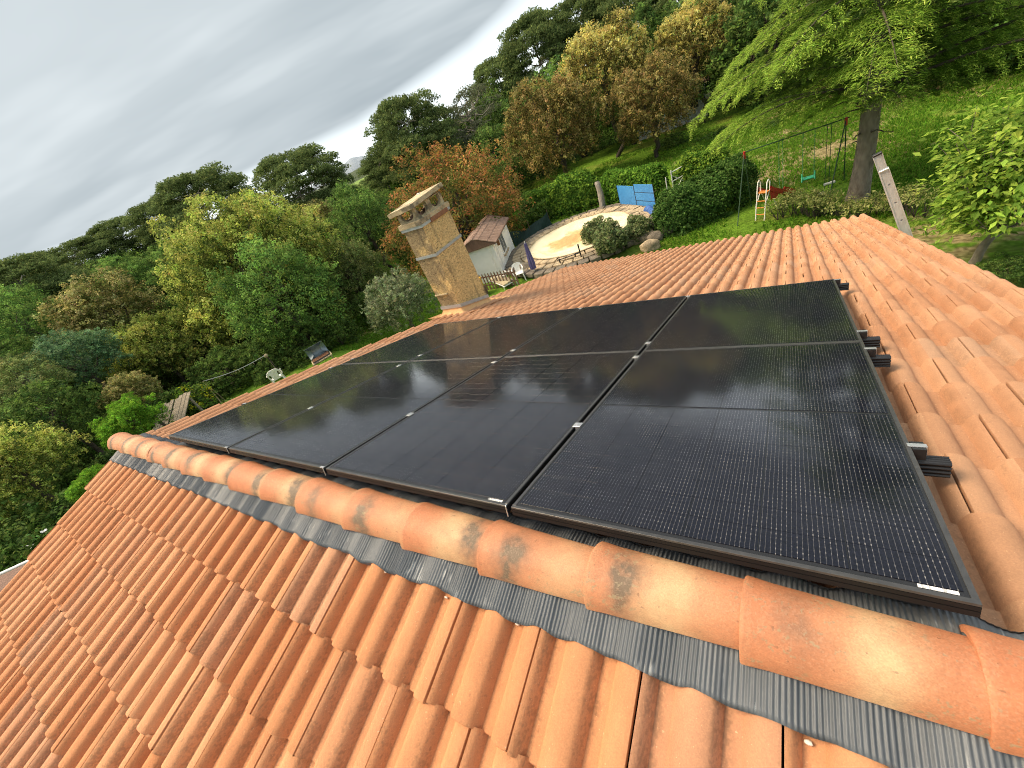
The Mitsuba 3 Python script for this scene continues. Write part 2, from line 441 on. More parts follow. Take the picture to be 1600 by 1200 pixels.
lay('far')
lay('near')
order = sorted([i for i, t in enumerate(tiles) if t[5]], key=lambda i: tiles[i][4])
chosen = set(order[:300])
ROOF_N, ROOF_F = HOUSE + '__roof', HOUSE + '__roof_001'
# boarding under the tiles
for key, fn, vmax, off in ((ROOF_N, near_pt, 3.1, -0.022), (ROOF_F, far_pt, EAVE_V - 0.03, PAN - 0.022)):
    q = [fn(x, v, off + dz) for dz in (0, -0.05) for x, v in ((X0 + 0.07, 0.02), (X1 - 0.05, 0.02), (X1 - 0.05, vmax), (X0 + 0.07, vmax))]
    m = trimesh.convex.convex_hull(np.array(q))
    put(key, m, 'mat_deck')
tag(ROOF_N, 'weathered deep orange roof slope with dark lichen in the tile troughs')
tag(ROOF_F, 'paler peach orange roof slope under the solar panels')
rest = {'near': [], 'far': []}
for i, (slope, d, mesh, M, dist, seen) in enumerate(tiles):
    if i in chosen:
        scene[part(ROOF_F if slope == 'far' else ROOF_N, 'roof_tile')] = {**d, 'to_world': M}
    else:
        A = np.array(M.matrix)
        rest[slope].append((mesh.vertices @ A[:3, :3].T + A[:3, 3], mesh.faces))
for slope, key in (('near', ROOF_N), ('far', ROOF_F)):
    if rest[slope]:
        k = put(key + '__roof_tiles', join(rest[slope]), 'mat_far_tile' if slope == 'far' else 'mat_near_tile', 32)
        tag(k, kind='stuff')

# walls under the roof: gable prism, and the flat-ended verge boards
gy = [near_pt(0, 3.0, -0.09)[1], RIDGE_Y, far_pt(0, 9.6, PAN - 0.09)[1]]
gz = [near_pt(0, 3.0, -0.09)[2], RIDGE_Z - 0.09, far_pt(0, 9.6, PAN - 0.09)[2]]
pts = [(x, y, z) for x in (X0 + 0.32, X1 - 0.32) for y, z in list(zip(gy, gz)) + [(gy[0], GZ - 0.3), (gy[2], GZ - 0.3)]]
put(HOUSE + '__wall', trimesh.convex.convex_hull(np.array(pts)), 'mat_plaster')
for x in (X0 + 0.055, X1 - 0.035):
    for fn, L, off in ((near_pt, 3.1, -0.03), (far_pt, EAVE_V - 0.05, PAN - 0.03)):
        q = [fn(x + dx, v, off + dz) for dx in (0, 0.02) for v in (0.03, L) for dz in (-0.075, -0.18)]
        put(part(HOUSE, 'verge_board'), trimesh.convex.convex_hull(np.array(q)), 'mat_brown_wood')

# ------------------------------------------------------------------ ridge: lead strips dressed over the tiles, half-round ridge tiles, sealant
RIDGE = HOUSE + '__ridge'
q = [(x, RIDGE_Y + dy, RIDGE_Z + dz) for x in (X0 + 0.12, X1 - 0.1) for dy, dz in ((-0.085, -0.03), (0.085, -0.03), (-0.05, 0.07), (0.05, 0.07))]
put(RIDGE, trimesh.convex.convex_hull(np.array(q)), 'mat_deck')
tag(RIDGE, 'ridge of flamed clay half-round tiles bedded on pleated grey lead strips')


def roll_height(u, far):
    x = np.mod(-(u - 4.871) if far else (u - 3.353), 0.1535)
    return np.interp(x, _PX, _PZ)


def lead(far):
    us = np.arange(X0 + (0.0 if far else -0.03), X1 - 0.0, 0.0024)
    n = len(us)
    base = roll_height(us, far)
    ker = np.hanning(13); ker /= ker.sum()
    soft = np.maximum(base, 0.25 * base + 0.75 * 0.045)
    soft = np.convolve(np.pad(soft, 6, mode='edge'), ker, 'valid') + 0.004
    ph = us / 0.0112 * 2 * np.pi + 2.2 * np.sin(us * 7.0) + 1.5 * np.sin(us * 23.0)
    amp = 0.0028 * (0.30 + 1.0 * meshkit.noise(np.stack([us * 6.0, us * 0, us * 0], -1), 3))
    pleat = amp * np.sign(np.sin(ph)) * np.abs(np.sin(ph)) ** 0.6
    edge = 0.188 + 0.012 * (meshkit.fbm(np.stack([us * 9, us * 0 + 2, us * 0], -1), 3) - 0.5) * 2 + 0.004 * np.cos(2 * np.pi * (us - 3.40) / 0.1535)
    rows = []
    R = 12
    for j in range(R + 1):
        t = j / R
        w = 0.02 + (edge - 0.02) * t
        rip = (meshkit.fbm(np.stack([us * 22, w * 22, us * 0 + (5 if far else 0)], -1), 3) - 0.5) * 0.006
        run = (0.1575 - (w - 0.105)) if far else (0.487 - w)
        lift = 0.020 * np.clip(1 - run / 0.3155, -0.1, 1) + 0.0045 * (1 - 0.6 * t)
        z = soft + lift + pleat * (0.9 if j < R else 0.5) + rip * (0.4 + 0.8 * t)
        fn = far_pt if far else near_pt
        if far:
            P_ = np.stack([us, (w - 0.105) * CT + (z + PAN) * ST, -(w - 0.105) * ST + (z + PAN) * CT], -1)
        else:
            P_ = np.stack([us, RIDGE_Y - w * CT - z * ST, RIDGE_Z - w * ST + z * CT], -1)
        rows.append(P_)
    lip = rows[-1] - (FAR_N if far else NEAR_N) * (np.clip(soft - base, 0, 1) + 0.007)[:, None]
    rows.append(lip)
    rows = np.array(rows)
    return grid(rows if not far else rows[::-1])


put(part(RIDGE, 'lead_strip'), lead(False), 'mat_lead', True)
put(part(RIDGE, 'lead_strip'), lead(True), 'mat_lead', True)
for m in range(-29, 14):
    u = 3.40 + 0.1535 * m + rng.normal(0, 0.012)
    if not X0 + 0.1 < u < X1 - 0.1 or rng.random() < 0.45:
        continue
    s = trimesh.creation.icosphere(2)
    v = s.vertices * [0.0085 * rng.uniform(0.6, 1.7), 0.0065 * rng.uniform(0.5, 1.2), 0.005]
    v *= 1 + 0.25 * (meshkit.noise(s.vertices * 2.1 + u * 9) - 0.5)[:, None]
    o = near_pt(u, 0.197 + rng.normal(0, 0.003), roll_height(u, False) + 0.0105)
    put(part(RIDGE, 'sealant_blob'), (v @ np.array([[1, 0, 0], [0, CT, ST], [0, -ST, CT]]) + o, s.faces), 'mat_sealant', True)


def ridge_tile(seed, L=0.452, r0=0.108, r1=0.089, t=0.013):
    a = np.radians(np.linspace(-78, 78, 33))
    xs = [0.0, 0.0, 0.004, 0.012, 0.06, 0.15, 0.25, 0.35, L]
    rows = []
    rnd = np.random.default_rng(seed)
    flat = rnd.uniform(-0.02, 0.03)
    for i, x in enumerate(xs):
        r = r0 + (r1 - r0) * x / L + (0.0030 if 0 < i < 4 else 0)
        if i == 0:
            r -= t
        if i == 1:
            r -= 0.003
        c = np.stack([a * 0 + x, r * np.sin(a) * (1 + flat), r * np.cos(a) * (1 - 0.6 * flat)], -1)
        c[:, 1:] *= (1 + 0.02 * (meshkit.noise(np.stack([a * 2.1, a * 0 + x * 9, a * 0 + seed], -1)) - 0.5))[:, None]
        # the foot of the tile runs out into a small flat lip
        rows.append(c)
    rows = np.array(rows)
    v, f = grid(rows)
    inner = rows[1:].copy()
    inner[:, :, 1:] *= (1 - t / r0)
    iv, jf = grid(inner[::-1])
    e0 = grid(np.stack([rows[1:, 0], inner[:, 0]])); e1 = grid(np.stack([inner[:, -1], rows[1:, -1]]))
    return join([(v, f), (iv, jf), e0, e1])


for i in range(-4, 14):
    u = 0.21 + 0.40 * i - 0.02
    if u > X1 + 0.1:
        continue
    v, f = ridge_tile(i + 40, L=min(0.452, X1 + 0.12 - u) if u + 0.452 > X1 + 0.12 else 0.452)
    ry, rz = math.radians(1.7 + rng.normal(0, 0.35)), math.radians(rng.normal(0, 0.7))
    Rm = rot([0, 1, 0], math.degrees(-ry)) @ rot([0, 0, 1], math.degrees(rz))
    v = v @ Rm.T + [u, RIDGE_Y + rng.normal(0, 0.002), RIDGE_Z + 0.006 + rng.normal(0, 0.0015)]
    put(part(RIDGE, 'ridge_tile'), (v, f), 'mat_ridge', 40)

# ------------------------------------------------------------------ chimney on the gable wall
CH = HOUSE + '__chimney'
cx0, cx1, cy0, cy1 = -1.17, -0.70, 4.62, 5.45
zb, zt = -1.62, 0.135


def shaft():
    """Rough-cast shaft, its faces pebbled and its edges worn; it tapers a little."""
    rows, N = [], 30
    per = []
    for (x0_, y0_), (x1_, y1_) in zip([(-1, -1), (1, -1), (1, 1), (-1, 1)], [(1, -1), (1, 1), (-1, 1), (-1, -1)]):
        for t in np.linspace(0, 1, 15)[:-1]:
            per.append((x0_ + (x1_ - x0_) * t, y0_ + (y1_ - y0_) * t))
    per.append(per[0])
    per = np.array(per)
    for k in range(N + 1):
        z = zb - 0.9 + (zt - zb + 0.9) * k / N
        s = 1 - 0.028 * k / N
        P_ = np.stack([(cx0 + cx1) / 2 + per[:, 0] * (cx1 - cx0) / 2 * s, (cy0 + cy1) / 2 + per[:, 1] * (cy1 - cy0) / 2 * s, per[:, 0] * 0 + z], -1)
        nrm = np.c_[np.sign(per[:, 0]) * (np.abs(per[:, 0]) > 0.99), np.sign(per[:, 1]) * (np.abs(per[:, 1]) > 0.99), per[:, 0] * 0]
        P_ += nrm * ((meshkit.fbm(P_ * 9, 3) - 0.5) * 0.02)[:, None]
        rows.append(P_)
    return grid(np.array(rows))


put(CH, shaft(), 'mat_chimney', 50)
tag(CH, 'ochre rough-cast chimney with zinc bands and a tilted slab on top')


def band(z, h, out, mat, name, dz_far=0.0, sides='all', taper=1.0):
    """A strip round the shaft; dz_far lowers its far edge so that it can follow the roof."""
    w0, w1, w2, w3 = cx0 - out, cx1 + out, cy0 - out, cy1 + out
    c = lambda x, y, zz: (x, y, zz + dz_far * (y - cy0) / (cy1 - cy0))
    sl = []
    for (xa, ya), (xb, yb) in (((w0, w2), (w1, w2)), ((w1, w2), (w1, w3)), ((w1, w3), (w0, w3)), ((w0, w3), (w0, w2))):
        d = np.array([xb - xa, yb - ya]); L = np.linalg.norm(d); d /= L
        nx_, ny_ = d[1], -d[0]
        th = 0.004
        q = [c(x - nx_ * a, y - ny_ * a, zz) for x, y in ((xa, ya), (xb, yb)) for a in (0, th + out * 0.9) for zz in (z, z + h)]
        sl.append(trimesh.convex.convex_hull(np.array(q)))
    m = trimesh.util.concatenate(sl)
    return put(part(CH, name), m, mat)


band(-1.43, 0.062, 0.016, 'mat_zinc', 'metal_band', -0.27)
band(-0.43, 0.045, 0.008, 'mat_zinc', 'metal_band', 0.0)
band(0.075, 0.05, 0.014, 'mat_zinc', 'metal_band', 0.0)
# small ochre cement joint low on the shaft
q = [(x, cy0 - dy, -1.14 + dz) for x in (cx0 + 0.005, cx1 - 0.16) for dy in (-0.01, 0.022) for dz in (0, 0.018)]
put(part(CH, 'cement_joint'), trimesh.convex.convex_hull(np.array(q)), 'mat_slab')
put(part(CH, 'rusty_plate'), box((0.02, 0.52, 0.075), (cx1 + 0.018, 5.12, 0.098), bevel=0.004), 'mat_rusty')
# crown: a rim, posts flaring into it, arched openings, clay flue inside, the slab
ring = trimesh.creation.box((cx1 - cx0 + 0.05, cy1 - cy0 + 0.05, 0.075)).subdivide().subdivide().subdivide()
v = ring.vertices + [(cx0 + cx1) / 2, (cy0 + cy1) / 2, 0.1605]
v += (meshkit.fbm(v * 12, 3) - 0.5)[:, None] * 0.012
put(part(CH, 'crown_rim'), (v, ring.faces), 'mat_slab', 40)


def arch_wall(p0, p1, nbay, h, th=0.06):
    """Concrete screen with one rounded opening per bay."""
    from shapely.geometry import Polygon, Point, box as sbox
    L = math.dist(p0, p1)
    s = sbox(0, 0, L, h)
    bw = L / nbay
    for i in range(nbay):
        c = bw * (i + 0.5)
        from shapely.affinity import scale as sscale
        hole = sbox(c - bw * 0.35, h * 0.52, c + bw * 0.35, h - 0.012).union(sscale(Point(c, h * 0.52).buffer(1.0, 10), bw * 0.35, h * 0.40))
        s = s.difference(hole)
    geo = getattr(s, 'geoms', [s])
    m = trimesh.util.concatenate([trimesh.creation.extrude_polygon(g, th, engine='earcut') for g in geo])
    d = np.array([(p1[0] - p0[0]) / L, (p1[1] - p0[1]) / L, 0])
    n_ = np.array([d[1], -d[0], 0])
    v = m.vertices
    V = np.array([p0[0], p0[1], 0.195]) + v[:, :1] * d + v[:, 1:2] * [0, 0, 1] - (v[:, 2:3]) * n_
    return V, m.faces


e = 0.022
c4 = [(cx0 + e, cy0 + e), (cx1 - e, cy0 + e), (cx1 - e, cy1 - e), (cx0 + e, cy1 - e)]
for i, nb in ((0, 1), (1, 2), (2, 1), (3, 2)):
    put(part(CH, 'crown_screen'), arch_wall(c4[i], c4[(i + 1) % 4], nb, 0.205), 'mat_slab')
put(part(CH, 'flue'), join([tube([(-0.93, 4.85 + dy, 0.02), (-0.93, 4.85 + dy, 0.26)], [0.115, 0.11], 18) for dy in (0.0, 0.36)]), 'mat_brown_wood', 40)
sl = trimesh.creation.box((0.58, 0.96, 0.07)).subdivide().subdivide().subdivide()
v = sl.vertices.copy()
v += (meshkit.fbm(v * 11, 3) - 0.5)[:, None] * 0.014
v = v @ rot([1, 0, 0], 3.0).T @ rot([0, 1, 0], -4.0).T + [-0.945, 5.02, 0.435]
put(part(CH, 'cap_slab'), (v, sl.faces), 'mat_slab', 40)
put(part(CH, 'mortar_pad'), join([box((0.1, 0.06, 0.02), (-1.19, 4.66, 0.385)), box((0.05, 0.05, 0.04), (-1.08, 5.3, 0.475))]), 'mat_white')
# skirt: orange mortar fillet flaring from the shaft on to the tiles
rows = []
prof = [(0.0, 0.0), (0.012, -0.05), (0.05, -0.11), (0.12, -0.165), (0.21, -0.20), (0.30, -0.222)]
per = []
for (xa, ya), (xb, yb) in (((0, 0), (1, 0)), ((1, 0), (1, 1)), ((1, 1), (0, 1)), ((0, 1), (0, 0))):
    for t in np.linspace(0, 1, 13)[:-1]:
        per.append((xa + (xb - xa) * t, ya + (yb - ya) * t))
per.append(per[0]); per = np.array(per)
for out, dz in prof:
    x = np.where(per[:, 0] < 0.5, cx0 - out * 0.55 + (per[:, 0]) * (cx1 - cx0 + 2 * out), cx1 + out - (1 - per[:, 0]) * (cx1 - cx0 + 2 * out))
    y = cy0 - out + per[:, 1] * (cy1 - cy0 + 2 * out)
    z0 = far_pt(0, 0, 0)[2] - (y - 0) * math.tan(TH) - 0.025
    z = -1.42 - 0.325 * (y - cy0) + dz
    zr = -y * math.tan(TH) + (PAN + 0.052) / CT + 0.012
    k = out / 0.30
    z = z * (1 - k ** 2) + zr * k ** 2 + 0.012 * (meshkit.fbm(np.stack([x * 8, y * 8, z * 0], -1), 3) - 0.5)
    rows.append(np.stack([x, y, z], -1))
put(part(CH, 'mortar_skirt'), grid(np.array(rows)[::-1]), 'mat_skirt', 50)
# ------------------------------------------------------------------ solar panels, rails, clamps
R_P = np.stack([[1, 0, 0], [0, CT, -ST], FAR_N], 1)       # panel frame: u, v (down), n
DEP = 0.035


def in_panel(mesh):
    v, f = mesh
    return v @ R_P.T, f


def plank(u0, u1, v0, v1, n0, n1, bevel=0.0):
    v, f = box((u1 - u0, v1 - v0, n1 - n0), ((u0 + u1) / 2, (v0 + v1) / 2, (n0 + n1) / 2), bevel=bevel)
    return v @ R_P.T, f


CW, CHT = 0.182, 0.0914
cell_ply = mikit.ply(trimesh.Trimesh(*[np.asarray(a) for a in ((lambda m: (m[0] @ R_P.T, m[1]))(box((CW - 0.0012, CHT - 0.0010, 0.0016), (0, 0, -0.0014), bevel=0.0002)))], process=False), 'mat_cell')
WORD = [['leftmost in the far row, its corner at the chimney base', 'second panel from the left in the far row, mirroring the chimney',
         'third panel from the left in the far row', 'rightmost in the far row, below the ladder'],
        ['leftmost panel of the near row, mirroring pale sky', 'second panel from the left in the near row, grey with sky reflection',
         'third from the left in the near row, white sticker at its corner', 'nearest one, at the right end of the near row']]
for r in (1, 0):
    for c in range(4):
        pn = numbered('solar_panel')
        tag(pn, 'black solar panel, ' + WORD[0 if r else 1][c], 'solar panel', 'solar panels on the roof')
        u0, v0 = c * (PW + PG), r * (PH + PGV)
        u1, v1 = u0 + PW, v0 + PH
        fw = 0.0125
        # frame: four hollow-looking profiles with two grooves along their outer face
        bars = []
        for (a0, a1, b0, b1) in ((u0, u1, v0, v0 + fw), (u0, u1, v1 - fw, v1), (u0, u0 + fw, v0 + fw, v1 - fw), (u1 - fw, u1, v0 + fw, v1 - fw)):
            for n0, n1, ins in ((-0.0075, 0.0, 0.0), (-0.0085, -0.0075, 0.0015), (-0.0195, -0.0085, 0.0), (-0.0215, -0.0195, 0.002), (-DEP, -0.0215, 0.0)):
                da, db = (0, ins) if a1 - a0 > b1 - b0 else (ins, 0)
                bars.append(plank(a0 + da, a1 - da, b0 + db, b1 - db, n0, n1, 0.0006 if n1 == 0.0 else 0.0))
        put(part(pn, 'frame'), join(bars[1:5] + bars[6:10] + bars[11:15] + bars[16:20]), 'mat_frame')
        put(part(pn, 'frame_lip'), join([bars[0], bars[5], bars[10], bars[15]]), 'mat_frame_top')
        put(part(pn, 'backing'), plank(u0 + fw, u1 - fw, v0 + fw, v1 - fw, -0.006, -0.0024), 'mat_backing')
        mu = (PW - 6 * CW - 5 * 0.0008) / 2
        half = (PH - 18 * CHT - 0.016) / 2
        for i in range(6):
            for j in range(18):
                uu = u0 + mu + CW / 2 + i * (CW + 0.0008)
                vv = v0 + half + CHT / 2 + j * CHT + (0.016 if j >= 9 else 0.0)
                o = far_pt(uu, vv, 0)
                scene[part(pn, 'cell')] = {**cell_ply, 'to_world': T().translate(o.tolist())}
        if r == 0 and c >= 2:
            w_ = 0.062
            put(part(pn, 'sticker'), plank(u1 - 0.028 - w_, u1 - 0.028, v0 + 0.014, v0 + 0.0235, -0.0006, 0.0004), 'mat_sticker')

RAILV = [3.385, 1.885, 1.585, 0.625]
RWORD = ['farthest black mounting rail, ending under the top right panel corner', 'black mounting rail just beyond the gap between the two panel rows',
         'black mounting rail just before the gap between the two panel rows', 'nearest black mounting rail, its ribbed end sticking out beside the largest panel']
END = 4 * PW + 3 * PG
for ri, (v0, wd) in enumerate(zip(RAILV, RWORD)):
    rl = numbered('mounting_rail')
    tag(rl, wd, 'mounting rail', 'mounting rails under the panels')
    body = []
    for vv, n0, n1 in ((0.0, -0.090, -0.038),):
        body.append(plank(-0.06, END + 0.088, v0 - 0.019, v0 + 0.019, n0 + 0.004, n1 - 0.004))
    for dv, dn in ((-0.019, -0.044), (-0.019, -0.058), (-0.019, -0.072), (0.019, -0.044), (0.019, -0.058), (0.019, -0.072), (-0.012, -0.0405), (0.0, -0.0405), (0.012, -0.0405), (-0.019, -0.084), (0.019, -0.084)):
        t = tube([(-0.06, v0 + dv, dn), (END + 0.090, v0 + dv, dn)], 0.0062, 8)
        body.append((t[0] @ R_P.T, t[1]))
    put(part(rl, 'profile'), join(body), 'mat_black', 40)
    for k in (1, 2, 3):                                       # mid clamps between the columns
        uu = k * (PW + PG) - PG / 2
        put(part(rl, 'clamp'), join([plank(uu - 0.019, uu + 0.019, v0 - 0.020, v0 + 0.020, 0.0008, 0.0042, 0.0008), plank(uu - 0.006, uu + 0.006, v0 - 0.02, v0 + 0.02, -0.038, 0.0008)]), 'mat_silver')
        hx = tube([(uu, v0, 0.0042), (uu, v0, 0.0095)], 0.0062, 6)
        put(part(rl, 'bolt'), (hx[0] @ R_P.T, hx[1]), 'mat_silver')
    for uu, s in ((END, 1), (0.0, -1)):                       # end clamps: a bright plate gripping the frame, a dark block beside it
        lo, hi = sorted((uu - s * 0.008, uu + s * 0.038))
        put(part(rl, 'end_plate'), join([plank(lo, hi, v0 - 0.003, v0 + 0.017, 0.0008, 0.0035, 0.0006), plank(*sorted((uu + s * 0.0345, uu + s * 0.038)), v0 - 0.003, v0 + 0.017, -0.03, 0.0008)]), 'mat_silver')
        lo, hi = sorted((uu + s * 0.001, uu + s * 0.034))
        put(part(rl, 'end_block'), join([plank(lo, hi, v0 - 0.018, v0 - 0.0035, -0.036, 0.002, 0.001), plank(lo, hi, v0 - 0.0028, v0 + 0.022, -0.036, -0.004, 0.001), plank(lo, hi, v0 + 0.02, v0 + 0.034, -0.036, 0.001, 0.001)]), 'mat_black')
    for uu in np.arange(0.3, 4.5, 0.92):                      # roof hooks carrying the rail
        put(part(rl, 'hook'), plank(uu - 0.015, uu + 0.015, v0 - 0.03, v0 + 0.03, PAN + 0.02, -0.088), 'mat_silver')
# bright clips where two panels meet along their near edge
for k in (1, 2, 3):
    uu = k * (PW + PG) - PG / 2
    cl = numbered('edge_clip')
    tag(cl, ['bright metal clip at the near edge between the two leftmost panels', 'bright metal clip at the near edge between the two middle panels', 'bright metal clip at the near edge between the two rightmost panels'][k - 1], 'clip', 'clips on the near panel edge')
    du = -0.012
    put(part(cl, 'top_plate'), plank(uu + du - 0.028, uu + du + 0.004, -0.003, 0.010, 0.0006, 0.0030, 0.0005) if k < 3 else plank(uu - 0.013, uu - 0.009, -0.0028, 0.006, 0.0006, 0.003, 0.0004), 'mat_silver')
    put(part(cl, 'leg'), plank(uu + du + 0.0005, uu + du + 0.0042, -0.0048, -0.001, -0.044, 0.0006, 0.0004), 'mat_silver')

# ------------------------------------------------------------------ garden ground
def ground_z(x, y):
    x, y = np.asarray(x, float), np.asarray(y, float)
    z = GZ + 0.16 * (meshkit.fbm(np.stack([x * 0.10, y * 0.10, x * 0], -1), 3, 2) - 0.5)
    d = np.hypot(x - 0, y - 10)
    z = z + 1.45 * np.exp(-((x + 14) / 6.5) ** 4 - ((y - 5) / 5.5) ** 4)          # the bank left of the house
    return z + 0.5 * (meshkit.fbm(np.stack([x * 0.02, y * 0.02, x * 0], -1), 2, 4) - 0.5) * np.clip((d - 30) / 40, 0, 1) * 4 - 9 * np.clip((d - 75) / 120, 0, 1) ** 1.2


ax = np.concatenate([-np.geomspace(9000, 90, 26), np.linspace(-80, 40, 121), np.geomspace(48, 9000, 26)])
ay = np.concatenate([-np.geomspace(9000, 40, 22), np.linspace(-30, 80, 111), np.geomspace(90, 9000, 26)])
GX, GY = np.meshgrid(ax, ay)
v, f = grid(np.stack([GX, GY, ground_z(GX, GY)], -1))
put('ground', (v, f), 'mat_ground', True)
tag('ground', 'grassy garden ground with bare earth patches', kind='structure')


def gz(x, y):
    return float(ground_z(x, y))


# ------------------------------------------------------------------ leaves
def leaves(pos, nrm, size, ratio, rnd, spread=0.8, fold=0.25, axis=None):
    """Folded diamond leaves at pos; nrm roughly orients them. Returns vertices (n*4, 3) and faces."""
    n = len(pos)
    nn = nrm + rnd.normal(0, spread, (n, 3))
    nn /= np.linalg.norm(nn, axis=1, keepdims=True) + 1e-9
    a = rnd.normal(0, 1, (n, 3)) if axis is None else axis + rnd.normal(0, 0.35, (n, 3))
    a -= nn * (a * nn).sum(1, keepdims=True)
    a /= np.linalg.norm(a, axis=1, keepdims=True) + 1e-9
    b = np.cross(nn, a)
    s = (size * rnd.uniform(0.55, 1.55, n))[:, None]
    base, tip = pos - a * s * 0.5, pos + a * s * 0.5
    l = pos + b * s * ratio * 0.5 + nn * s * fold * 0.25 - a * s * 0.06
    r = pos - b * s * ratio * 0.5 + nn * s * fold * 0.25 - a * s * 0.06
    v = np.stack([base, l, tip, r], 1).reshape(-1, 3)
    i = np.arange(n)[:, None] * 4
    return v, np.vstack([i + [0, 2, 1], i + [0, 3, 2]])


LEAF_TONE = 2.05


def colors(n, pal, rnd, weights=None, jitter=0.16):
    pal = np.asarray(pal, float)
    c = pal[rnd.choice(len(pal), n, p=weights)]
    return np.clip(c * LEAF_TONE * rnd.normal(1, jitter, (n, 1)) * rnd.normal(1, 0.05, (n, 3)), 0.003, 0.75)


def limb(p0, p1, r0, r1, rnd, n=7, wob=0.12, sides=7):
    t = np.linspace(0, 1, n)[:, None]
    p = np.asarray(p0) * (1 - t) + np.asarray(p1) * t
    L = np.linalg.norm(np.asarray(p1) - p0)
    w = rnd.normal(0, wob * L / 3, (n, 3)) * np.sin(np.pi * t)
    return tube(p + w, np.linspace(r0, r1, n), sides)


def crown(seed, n_lobes, n_twigs, n_leaves, leaf, ratio, pal, tip_pal, tip=0.35, flat=1.0, lobe_r=(0.26, 0.42), spread=0.75, jag=0.10, weights=None, trunk_r=0.05, low=-0.55, base=-2.4, limbs=8, clump=0.066):
    """A crown of unit radius: lobes, on them twigs, on them leaves; young leaves sit on the outer twigs of every lobe."""
    rnd = np.random.default_rng(seed)
    V, F, Cc, n0 = [], [], [], 0
    cent = []
    g = np.arange(n_lobes) + 0.5
    phi, cz = g * 2.39996 + rnd.uniform(0, 6), 1 - g / n_lobes * (1 - low)
    for i in range(n_lobes):
        lr = rnd.uniform(*lobe_r)
        sr = math.sqrt(max(0, 1 - cz[i] ** 2))
        d = np.array([math.cos(phi[i]) * sr, math.sin(phi[i]) * sr, cz[i]]) + rnd.normal(0, 0.13, 3)
        c = d / np.linalg.norm(d) * (1 - lr) * rnd.uniform(0.72, 1.30)
        c = c * (1 + 0.45 * (meshkit.noise(c[None] * 1.4 + seed * 3.7)[0] - 0.5))
        cent.append((c, lr))
    for c, lr in cent:
        k = int(n_twigs * (lr / 0.34) ** 2)
        d = rnd.normal(0, 1, (k, 3)); d[:, 2] += 0.35
        d /= np.linalg.norm(d, axis=1, keepdims=True)
        out = c / (np.linalg.norm(c) + 1e-9)
        keep = (d @ out) > -0.55
        d = d[keep]; k = len(d)
        rad = lr * (0.70 + 0.30 * rnd.random((k, 1)) ** 0.6) * (1 + jag * rnd.normal(0, 1, (k, 1)))
        tw = c + d * rad
        tone = rnd.normal(1, 0.14)
        flush = rnd.random(k) < tip * (0.5 + 0.9 * np.clip(d @ (out * 0.6 + np.array([0, 0, 0.7])), 0, 1.2))
        m = n_leaves
        off = rnd.normal(0, 1, (k, m, 3)); off /= np.linalg.norm(off, axis=2, keepdims=True) + 1e-9
        size = clump * rnd.uniform(0.6, 1.25, (k, 1, 1))
        pos = (tw[:, None] + off * size * rnd.random((k, m, 1)) ** 0.4).reshape(-1, 3)
        nr = (off * 0.75 + d[:, None] * 0.35 + [0, 0, 0.45]).reshape(-1, 3)
        v, f = leaves(pos, nr, leaf, ratio, rnd, spread)
        col = colors(k * m, pal, rnd, weights) * tone
        fl = np.repeat(flush, m)
        col[fl] = colors(int(fl.sum()), tip_pal, rnd) * tone
        col = col * np.repeat(rnd.normal(1, 0.20, (k, 1)).clip(0.5, 1.6) * rnd.normal(1, 0.07, (k, 3)), m, 0)      # every twig a tone of its own
        V.append(v); F.append(f + n0); Cc.append(np.repeat(col, 4, 0)); n0 += len(v)
    v, f, c = np.vstack(V), np.vstack(F), np.clip(np.vstack(Cc), 0.003, 0.9)
    v[:, 2] *= flat
    wood = [limb((0.0, 0, base), (0.04, 0.02, -0.35), trunk_r * 1.25, trunk_r, rnd, 10, 0.08, 9)]
    for cc, lr in cent[: limbs]:
        e_ = cc * [1, 1, flat] * 0.92
        wood.append(limb((0.03, 0.0, -0.75 + 0.45 * rnd.random()), e_, trunk_r * 0.6, trunk_r * 0.12, rnd, 7, 0.25))
    return (v, f), c, join(wood)


